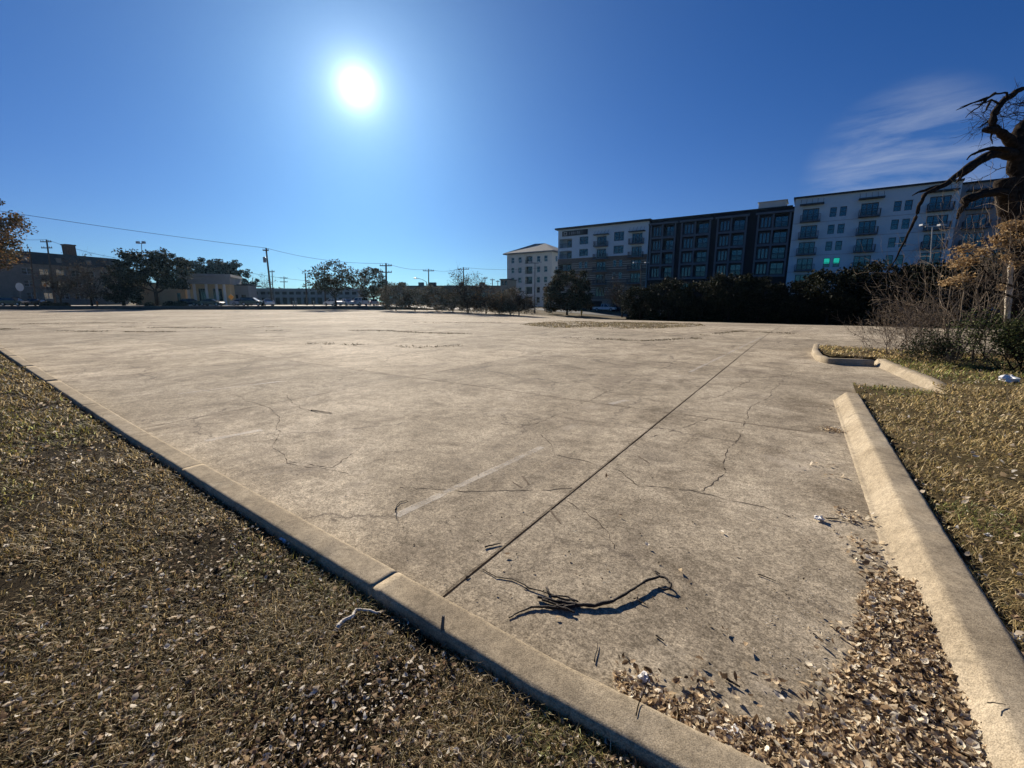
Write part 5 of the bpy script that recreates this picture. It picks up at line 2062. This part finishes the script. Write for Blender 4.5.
def lamp_post(lab, px_top, py_top, px_base, Y, kind, mat='dsteel', r=.09, name='street_lamp'):
    b = base(px_base, Y)
    h = at(px_top, py_top, Y) - b
    t = thing(name, lab, 'street lamp', b, 0)
    m = MB()
    m.tube([(0, 0, -.2), (0, 0, .5), (0, 0, .52), (h.x, 0, h.z)], [r * 1.8, r * 1.8, r, r * .7], 8)
    m.build('post', M[mat], t)
    if kind == 'cobra':
        m = MB()
        m.tube([(h.x, 0, h.z), (h.x - .9, 0, h.z + .55), (h.x - 2.0, 0, h.z + .8)], [.05, .045, .04], 6)
        m.build('arm', M[mat], t)
        m = MB()
        m.tube([(h.x - 2.0, 0, h.z + .8), (h.x - 2.2, 0, h.z + .8), (h.x - 2.7, 0, h.z + .74)], [.08, .16, .08], 8)
        m.build('lamp_head', M['steel'], t)
    else:
        n = 2
        m = MB()
        m.box(h.x - .75, h.x + .75, -.05, .05, h.z - .06, h.z + .06)
        m.build('arm', M[mat], t)
        for s in (-1, 1):
            m = MB()
            if kind == 'flood':
                m.box(h.x + s * .72 - .3, h.x + s * .72 + .3, -.45, .1, h.z - .05, h.z + .5)
            else:
                m.box(h.x + s * .95 - .32, h.x + s * .95 + .32, -.2, .2, h.z + .062, h.z + .24)
            m.build('lamp_head', M['steel'], t)
    return t


lamp_post('pole with two floodlights above the spreading oak', 141.5, 243.5, 144, 112, 'flood')
lamp_post('curved arm street lamp over the far hedge line', 426.5, 282, 427.5, 95, 'cobra')
lamp_post('slim dark street lamp before the hip roofed block', 535, 263, 534.6, 84, 'twin')
lamp_post('twin headed lamp post before the brick block', 641, 263.5, 641, 72, 'twin')
lamp_post('pale tall lamp post before the white block balconies', 932.5, 226.5, 926, 48, 'twin', 'steel', .075)


def wire(lab, a, b, sag, r=.022, k=14):
    m = MB()
    a, b = Vector(a), Vector(b)
    m.tube([a.lerp(b, i / k) - Vector((0, 0, sag * 4 * (i / k) * (1 - i / k))) for i in range(k + 1)], r, 5)
    return tag(m.build('power_line', M['wire']), lab, 'wire', 'overhead wires')


A0 = at(-70, 200, 70)
wire('thick overhead wire sloping from the left edge to the leaning transformer pole', A0, P2, .3, .034)
wire('overhead wire from the leaning transformer pole to the tall double crossarm pole', P2, P4, .9, .03)
wire('lower overhead wire from the leaning pole past the deck roof', at(245, 272, 93), at(325, 282, 105), .3, .03)
wire('overhead wire from the tall double crossarm pole to the next pole right', P4, P5, .6, .03)
wire('overhead wire between the two crossarm poles over the far hedge line', P5, P6, .8, .028)
wire('overhead wire from the hedge line poles to the hip roofed block', P6, at(540, 268, 110), .5, .028)
wire('overhead wire from the tilted pole across the apartment house roof', P1, at(121, 258.5, 118), .5, .035)
wire('overhead wire from the left edge to the tilted pole', at(-20, 236, 85), P1, .3, .035)

# ------------------------------------------------------------------ signs, hydrants, bollards
def post_sign(name, lab, px, py, pxb, Y, shape, mat, r=.35):
    b = base(pxb, Y)
    c = at(px, py, Y)
    t = thing(name, lab, 'sign', b)
    h = c - b
    m = MB()
    m.tube([(0, .05, -.1), (h.x, .05, h.z + r * .6)], .035, 6)
    m.build('post', M['steel'], t)
    n = 20 if shape == 'round' else 4
    m = MB()
    vs = [(h.x + r * math.cos(2 * PI * i / n), -.03, h.z + r * math.sin(2 * PI * i / n)) for i in range(n)] + [(h.x + r * math.cos(2 * PI * i / n), 0, h.z + r * math.sin(2 * PI * i / n)) for i in range(n)]
    m.add(vs, [tuple(range(n)), tuple(range(2 * n - 1, n - 1, -1))] + [(i, n + i, n + (i + 1) % n, (i + 1) % n) for i in range(n)])
    m.build('sign_plate', mat, t)


post_sign('round_sign', 'large round pale sign on a post before the apartment house', 19.7, 287, 20.5, 92, 'round', M['wframe'], .85)
post_sign('diamond_sign', 'orange diamond road sign beside the storefront', 231, 297, 231, 90, 'diamond', surf('sign_orange', (.85, .36, .05), .05, 3, .6), .62)
post_sign('diamond_sign', 'small rusty orange sign before the bare trees on the left', 45, 285, 46, 96, 'diamond', surf('sign_faded_orange', (.55, .25, .08), .1, 3, .7), .42)


def hydrant(lab, px, Y, col, h=.8):
    b = base(px, Y)
    t = thing('hydrant', lab, 'hydrant', b)
    m = MB()
    m.tube([(0, 0, 0), (0, 0, .06), (0, 0, .061), (0, 0, h * .7), (0, 0, h * .72), (0, 0, h * .78), (0, 0, h * .92), (0, 0, h)], [.2, .2, .13, .13, .18, .18, .12, .04], 12)
    m.build('barrel', col, t)
    m = MB()
    m.tube([(-.24, 0, h * .55), (.24, 0, h * .55)], .07, 8)
    m.tube([(0, 0, h * .55), (0, -.24, h * .55)], .09, 8)
    m.build('outlet', col, t)


hydrant('orange hydrant beside the street under the left bare trees', 97.5, 92, surf('orange_paint', (.65, .2, .04), .1, 6, .5), 1.0)
hydrant('yellow hydrant between the round tree and the white truck', 581.5, 84, surf('yellow_paint', (.7, .42, .06), .1, 6, .5), 1.15)

bol = None
for k, (px, lab) in enumerate(((293.5, 'short post by the street, leftmost of three before the deck'), (296, 'short post by the street, middle of three before the deck'), (314, 'short post by the street, nearest the ragged tree'))):
    p = base(px, 90)
    if bol is None:
        bol = thing('bollard', lab, 'bollard', p, 0, 'bollards by the street')
        m = MB()
        m.tube([(0, 0, -.1), (0, 0, 1.0), (0, 0, 1.08)], [.12, .12, .05], 10)
        m.build('post', M['bluep'] if False else M['deck'], bol)
        m = MB()
        m.tube([(0, 0, .78), (0, 0, .9)], .125, 10)
        m.build('band', M['wcol'], bol)
    else:
        dup(bol, p, 0, lab)

# ------------------------------------------------------------------ vehicles
def car(name, label, loc, rz, paint, kind='sedan', group=None, cat='car'):
    t = thing(name, label, cat, loc, rz, group)
    Lh, Wd = 2.3, .9
    prof = {
        'sedan': [(-2.3, .35), (-2.3, .85), (-2.0, .98), (-1.35, 1.02), (-.95, 1.0), (1.05, .98), (2.1, .80), (2.3, .62), (2.3, .32)],
        'suv': [(-2.3, .4), (-2.32, 1.0), (-2.2, 1.12), (1.0, 1.1), (2.15, .98), (2.32, .75), (2.32, .38)],
        'truck': [(-2.9, .5), (-2.9, 1.08), (-.75, 1.1), (1.15, 1.1), (2.5, 1.02), (2.75, .85), (2.78, .45)],
    }[kind]
    cab = {
        'sedan': ([(-1.7, 1.0), (-.95, 1.42), (.35, 1.45), (1.15, .985)], .80, .62),
        'suv': ([(-2.15, 1.1), (-1.9, 1.72), (.25, 1.75), (1.15, 1.1)], .84, .68),
        'truck': ([(-.72, 1.1), (-.60, 1.78), (.55, 1.8), (1.35, 1.1)], .86, .70),
    }[kind]
    wx = {'sedan': (-1.4, 1.42), 'suv': (-1.4, 1.45), 'truck': (-1.75, 1.75)}[kind]
    m = MB()
    n = len(prof)
    vs = []
    for s, wsc in ((-1, .93), (-1, 1.0), (1, 1.0), (1, .93)):
        for x, z in prof:
            k = 1.0 if wsc == 1.0 else .0
            vs.append((x * (1 if k else .985), s * Wd * wsc, z if k else z * .97 + .03 * .6))
    order = [0, 1, 2, 3]
    fs = [tuple(range(n - 1, -1, -1)), tuple(3 * n + i for i in range(n))]
    for a_, b_ in ((0, 1), (1, 2), (2, 3)):
        for i in range(n):
            j = (i + 1) % n
            fs.append((a_ * n + i, a_ * n + j, b_ * n + j, b_ * n + i))
    m.add(vs, fs)
    body = m.build('body', paint, t)
    cp_, w0, w1 = cab
    m = MB()
    k = len(cp_)
    vs = [(x, -(w0 if i in (0, k - 1) else w1), z) for i, (x, z) in enumerate(cp_)] + [(x, (w0 if i in (0, k - 1) else w1), z) for i, (x, z) in enumerate(cp_)]
    m.add(vs, [tuple(range(k)), tuple(range(2 * k - 1, k - 1, -1))] + [(i, k + i, k + (i + 1) % k, (i + 1) % k) for i in range(k)])
    m.build('window', M['dglass'], t)
    m = MB()      # roof skin and pillars standing a little proud of the glass
    (x1, z1), (x2, z2) = cp_[1], cp_[2]
    m.box(x1 - .04, x2 + .05, -w1 - .02, w1 + .02, z1 - .03, max(z1, z2) + .04)
    for s in (-1, 1):
        for i, j in ((0, 1), (3, 2)):
            p, q = cp_[i], cp_[j]
            m.tube([(p[0], s * (w0 + .01), p[1]), (q[0], s * (w1 + .01), q[1])], .05, 4)
        xm = (x1 + x2) / 2
        m.tube([(xm, s * (w0 + .01), cp_[0][1]), (xm, s * (w1 + .01), z1)], .045, 4)
    m.build('roof', paint, t)
    if kind == 'truck':
        m = MB()
        m.box(-2.75, -.85, -.78, .78, 1.06, 1.115)
        m.build('bed', M['rubber'], t)
    for x in wx:
        for s in (-1, 1):
            m = MB()
            R_ = .34 if kind == 'sedan' else .39
            m.tube([(x, s * (Wd - .2), R_), (x, s * (Wd - .02), R_), (x, s * (Wd + .01), R_)], [R_, R_, R_ * .9], 16)
            w = m.build('wheel', M['rubber'], t)
            m = MB()
            m.tube([(x, s * (Wd + .005), R_), (x, s * (Wd + .025), R_)], [R_ * .6, R_ * .55], 12)
            m.build('rim', M['hub'], w)
    for s in (-1, 1):
        m = MB()
        m.box(prof[-2][0] - .06, prof[-2][0] + .012, s * .66 - .18, s * .66 + .18, .58, .74)
        m.build('headlight', M['hub'], t)
        m = MB()
        m.box(prof[0][0] - .025, prof[0][0] + .05, s * .70 - .14, s * .70 + .14, .72, .9)
        m.build('tail_light', TAIL, t)
    return t


TAIL = surf('tail_light', (.35, .02, .02), .1, 6, .3)
WHITEP, DARKP, SILV = carpaint('white_paint', (.78, .78, .76)), carpaint('dark_paint', (.018, .02, .025)), carpaint('silver_paint', (.42, .43, .44))
tb_ = base(604.5, 108)
car('pickup_truck', 'white pickup truck parked under the brick block right of the round tree', tb_, math.atan2(V[1], V[0]) + .12, WHITEP, 'truck', cat='truck')
g = 'vehicles parked along the far street'
for px, Y, rz, pt, kd, lab in ((15, 90, .05, DARKP, 'suv', 'dark car parked at the left edge below the round sign'),
                              (253, 92, .1, DARKP, 'suv', 'dark van like car parked left of the leaning transformer pole'),
                              (268.5, 93, 2.2, WHITEP, 'sedan', 'white car at the foot of the leaning transformer pole'),
                              (333.5, 96, 2.6, WHITEP, 'sedan', 'white car parked under the ragged tree'),
                              (346.5, 97, 2.4, WHITEP, 'sedan', 'white car right of the ragged tree trunk, left of three'),
                              (352, 104, 2.2, SILV, 'sedan', 'silver car in the middle right of the ragged tree'),
                              (359.5, 97, 2.5, WHITEP, 'suv', 'white car right of the ragged tree, right of three'),
                              (373.5, 99, 2.0, SILV, 'sedan', 'silver car below the thin leaved tree'),
                              (38, 93, .0, DARKP, 'sedan', 'low dark car behind the round sign on the left'),
                              (243, 97, .1, SILV, 'sedan', 'pale car behind the orange diamond sign'),
                              (190, 92, .05, DARKP, 'sedan', 'dark car at the left end of the storefront'),
                              (212, 91, .05, DARKP, 'sedan', 'dark car before the columns of the storefront')):
    car('parked_car', lab, base(px, Y), rz, pt, kd, g)
rz_ = math.atan2(V[1], V[0])
for b_, px, pt, lab in ((80, 665, SILV, 'silver car in the shade behind the left oaks of the row'), (80, 692, WHITEP, 'white car in the shade behind the row of oaks, below the first bays'),
                        (80, 716, SILV, 'grey car in the shade behind the middle oaks of the row'), (80, 768, DARKP, 'dark car in the shade behind the oaks at the dark block corner'),
                        (80, 862, WHITEP, 'white car in the shade under the white block')):
    tx = (px - 512) / F / 1.0176
    car('parked_car', lab, base(px, b_ / (tx * U[0] + U[1])), rz_, pt, 'sedan', 'cars parked in the shade before the tall block')
# low hedge on the street side, left
hp = None
for k, (px, lab) in enumerate(((48, 'low ragged hedge plant left of the hydrant, first from the dark car'), (57, 'low ragged hedge plant below the tilted pole'), (66, 'low ragged hedge plant right of the tilted pole'),
                               (150, 'low hedge plant left of the oak trunk'), (172, 'low hedge plant right of the oak trunk'), (183, 'low hedge plant before the tan wall corner'))):
    p = base(px, 88.5)
    if hp is None:
        hp = thing('hedge_plant', lab, 'shrub', p, 0, 'low hedge plants by the left street')
        f = MB()
        c = NR.normal(size=(900, 3))
        c /= np.linalg.norm(c, axis=1, keepdims=True)
        c *= NR.random((900, 1)) ** .4 * np.array([1.6, .8, 1.0])
        c[:, 2] = np.abs(c[:, 2])
        leafquads(f, c, .2 + .15 * NR.random(900), pick(OLIVE + BROWN, [1] * 8, 900))
        f.build('foliage', M['fol'], hp)
        m = MB()
        m.tube([(0, 0, -.1), (.1, 0, .7)], [.05, .02], 5)
        m.build('stem', M['bark'], hp)
    else:
        dup(hp, p, k, lab, RNG.uniform(.7, 1.1))

# ------------------------------------------------------------------ camera, sun, sky
SUN, SKY, EXPO, SAT, CLOUD = 5.0, .038, .76, 1.14, .62
GLOW1, GLOW2, GLOW3 = (1.0, 58.0), (3.6, 6.5), (15.0, 4.2)
HAZE = .00006
TINT = (.15, .645, 1.12)
cam = bpy.data.cameras.new('camera')
co = bpy.data.objects.new('camera', cam)
COL.objects.link(co)
cam.sensor_width = 36
cam.lens = 36 * F / 1024
cam.clip_end = 6000
cam.clip_start = .05
co.location = (0, 0, H)
co.rotation_euler = (PI / 2 - PITCH, 0, 0)
S.camera = co

sd = Vector(ray(357, 87)).normalized()
EL, AZ = math.asin(sd.z), math.atan2(sd.x, sd.y)
sun = bpy.data.lights.new('sun', 'SUN')
so = bpy.data.objects.new('sun', sun)
COL.objects.link(so)
sun.energy = SUN
sun.angle = math.radians(.5)
sun.color = (1.0, .90, .76)
so.rotation_euler = sd.to_track_quat('Z', 'Y').to_euler()
so.location = (0, 0, 60)

w = bpy.data.worlds.new('World')
S.world = w
w.use_nodes = True
nt = w.node_tree
bg = nt.nodes['Background']
sky = nt.nodes.new('ShaderNodeTexSky')
sky.sky_type = 'NISHITA'
sky.sun_disc = False
sky.sun_elevation = EL
sky.sun_rotation = AZ
sky.altitude = 200
sky.air_density = 1.0
sky.dust_density = .25
sky.ozone_density = 3.5
tc = nt.nodes.new('ShaderNodeTexCoord')
D = tc.outputs['Generated']


def vmath(op, a, b=None):
    n = nt.nodes.new('ShaderNodeVectorMath')
    n.operation = op
    L(nt, a, n.inputs[0])
    if b is not None:
        n.inputs[1].default_value = b
    return n


def math_(op, a, b=None, clamp=False):
    n = nt.nodes.new('ShaderNodeMath')
    n.operation = op
    n.use_clamp = clamp
    L(nt, a, n.inputs[0])
    if b is not None:
        if isinstance(b, (int, float)):
            n.inputs[1].default_value = b
        else:
            L(nt, b, n.inputs[1])
    return n.outputs[0]


c = sky.outputs[0]
# deepen the blue a little, as the photograph's clear winter sky has it
hs_ = nt.nodes.new('ShaderNodeHueSaturation')
hs_.inputs['Saturation'].default_value = SAT
hs_.inputs['Hue'].default_value = .503
L(nt, c, hs_.inputs['Color'])
c = hs_.outputs[0]
tv = vmath('MULTIPLY', c, TINT)
c = tv.outputs[0]
# thin cirrus low on the right
cd = Vector(ray(900, 176)).normalized()
dotc = vmath('DOT_PRODUCT', D, tuple(cd)).outputs['Value']
cmask = nt.nodes.new('ShaderNodeMapRange')
cmask.interpolation_type = 'SMOOTHSTEP'
cmask.inputs[1].default_value = math.cos(math.radians(8.5))
cmask.inputs[2].default_value = math.cos(math.radians(1))
L(nt, dotc, cmask.inputs[0])
e1 = cd.cross(Vector((0, 0, 1))).normalized()
e2 = e1.cross(cd).normalized()
cmb = nt.nodes.new('ShaderNodeCombineXYZ')
L(nt, vmath('DOT_PRODUCT', D, tuple(e1)).outputs['Value'], cmb.inputs[0])
L(nt, vmath('DOT_PRODUCT', D, tuple(e2)).outputs['Value'], cmb.inputs[1])
mp = nt.nodes.new('ShaderNodeMapping')
mp.inputs['Rotation'].default_value = (0, 0, math.radians(-14))
mp.inputs['Scale'].default_value = (4.5, 24.0, 1)
mp.inputs['Location'].default_value = (.4, .2, 0)
L(nt, cmb.outputs[0], mp.inputs['Vector'])
nz = N(nt, 'ShaderNodeTexNoise', Scale=1.1, Detail=7.0, Roughness=.58, Distortion=.35)
L(nt, mp.outputs[0], nz.inputs['Vector'])
cr = ramp(nt, nz.outputs['Fac'], [(.36, (0, 0, 0)), (.85, (1, 1, 1))])
cf = math_('MULTIPLY', cr.outputs[0], cmask.outputs[0])
cf = math_('MULTIPLY', cf, CLOUD)
c = mixc(nt, cf, c, (10.0, 11.0, 12.0))
# the sun itself, with the bright air round it
dots = vmath('DOT_PRODUCT', D, tuple(sd)).outputs['Value']
acos = math_('ARCCOSINE', math_('MINIMUM', dots, 1.0))
def expo(deg, k):
    e = math_('EXPONENT', math_('MULTIPLY', acos, -1 / math.radians(deg)))
    return math_('MULTIPLY', e, k)


glow = math_('ADD', math_('ADD', expo(*GLOW1), expo(*GLOW2)), expo(*GLOW3))
# paler air towards the horizon, more so on the sun's side
sz_ = nt.nodes.new('ShaderNodeSeparateXYZ')
L(nt, D, sz_.inputs[0])
low_ = math_('EXPONENT', math_('MULTIPLY', math_('MAXIMUM', sz_.outputs['Z'], 0.0), -1 / .13))
side = math_('MULTIPLY_ADD', dots, .75)
side.node.inputs[2].default_value = .25
low_ = math_('MULTIPLY', low_, math_('MAXIMUM', side, .1))
lv = nt.nodes.new('ShaderNodeVectorMath')
lv.operation = 'SCALE'
lv.inputs[0].default_value = (4.2, 2.1, 1.5)
L(nt, low_, lv.inputs['Scale'])
gv = nt.nodes.new('ShaderNodeVectorMath')
gv.operation = 'SCALE'
gv.inputs[0].default_value = (.76, .90, 1.0)
L(nt, glow, gv.inputs['Scale'])
ad = nt.nodes.new('ShaderNodeVectorMath')
ad.operation = 'ADD'
L(nt, c, ad.inputs[0])
L(nt, gv.outputs[0], ad.inputs[1])
ad2 = nt.nodes.new('ShaderNodeVectorMath')
ad2.operation = 'ADD'
L(nt, ad.outputs[0], ad2.inputs[0])
L(nt, lv.outputs[0], ad2.inputs[1])
L(nt, ad2.outputs[0], bg.inputs['Color'])
bg.inputs['Strength'].default_value = SKY

# the thin bright air of a low winter sun
hz = bpy.data.materials.new('haze_air')
hz.use_nodes = True
hn = hz.node_tree
hn.nodes.remove(hn.nodes['Principled BSDF'])
pv = hn.nodes.new('ShaderNodeVolumePrincipled')
pv.inputs['Color'].default_value = (.34, .66, 1.0, 1)
pv.inputs['Density'].default_value = HAZE
pv.inputs['Anisotropy'].default_value = .78
L(hn, pv.outputs[0], hn.nodes['Material Output'].inputs['Volume'])
m = MB()
m.box(-950, 950, -350, 950, -4, 42)
tag(m.build('haze', hz), 'thin pale haze in the air over the whole place', 'haze', kind='stuff')

S.render.engine = 'CYCLES'
S.view_settings.view_transform = 'Standard'
S.view_settings.look = 'None'
S.view_settings.gamma = 1
S.view_settings.use_curve_mapping = False
S.view_settings.exposure = EXPO
S.cycles.use_denoising = True
S.cycles.max_bounces = 5
S.cycles.volume_bounces = 0
S.cycles.diffuse_bounces = 2
S.cycles.glossy_bounces = 2
S.cycles.transparent_max_bounces = 6
S.cycles.sample_clamp_indirect = 4.0
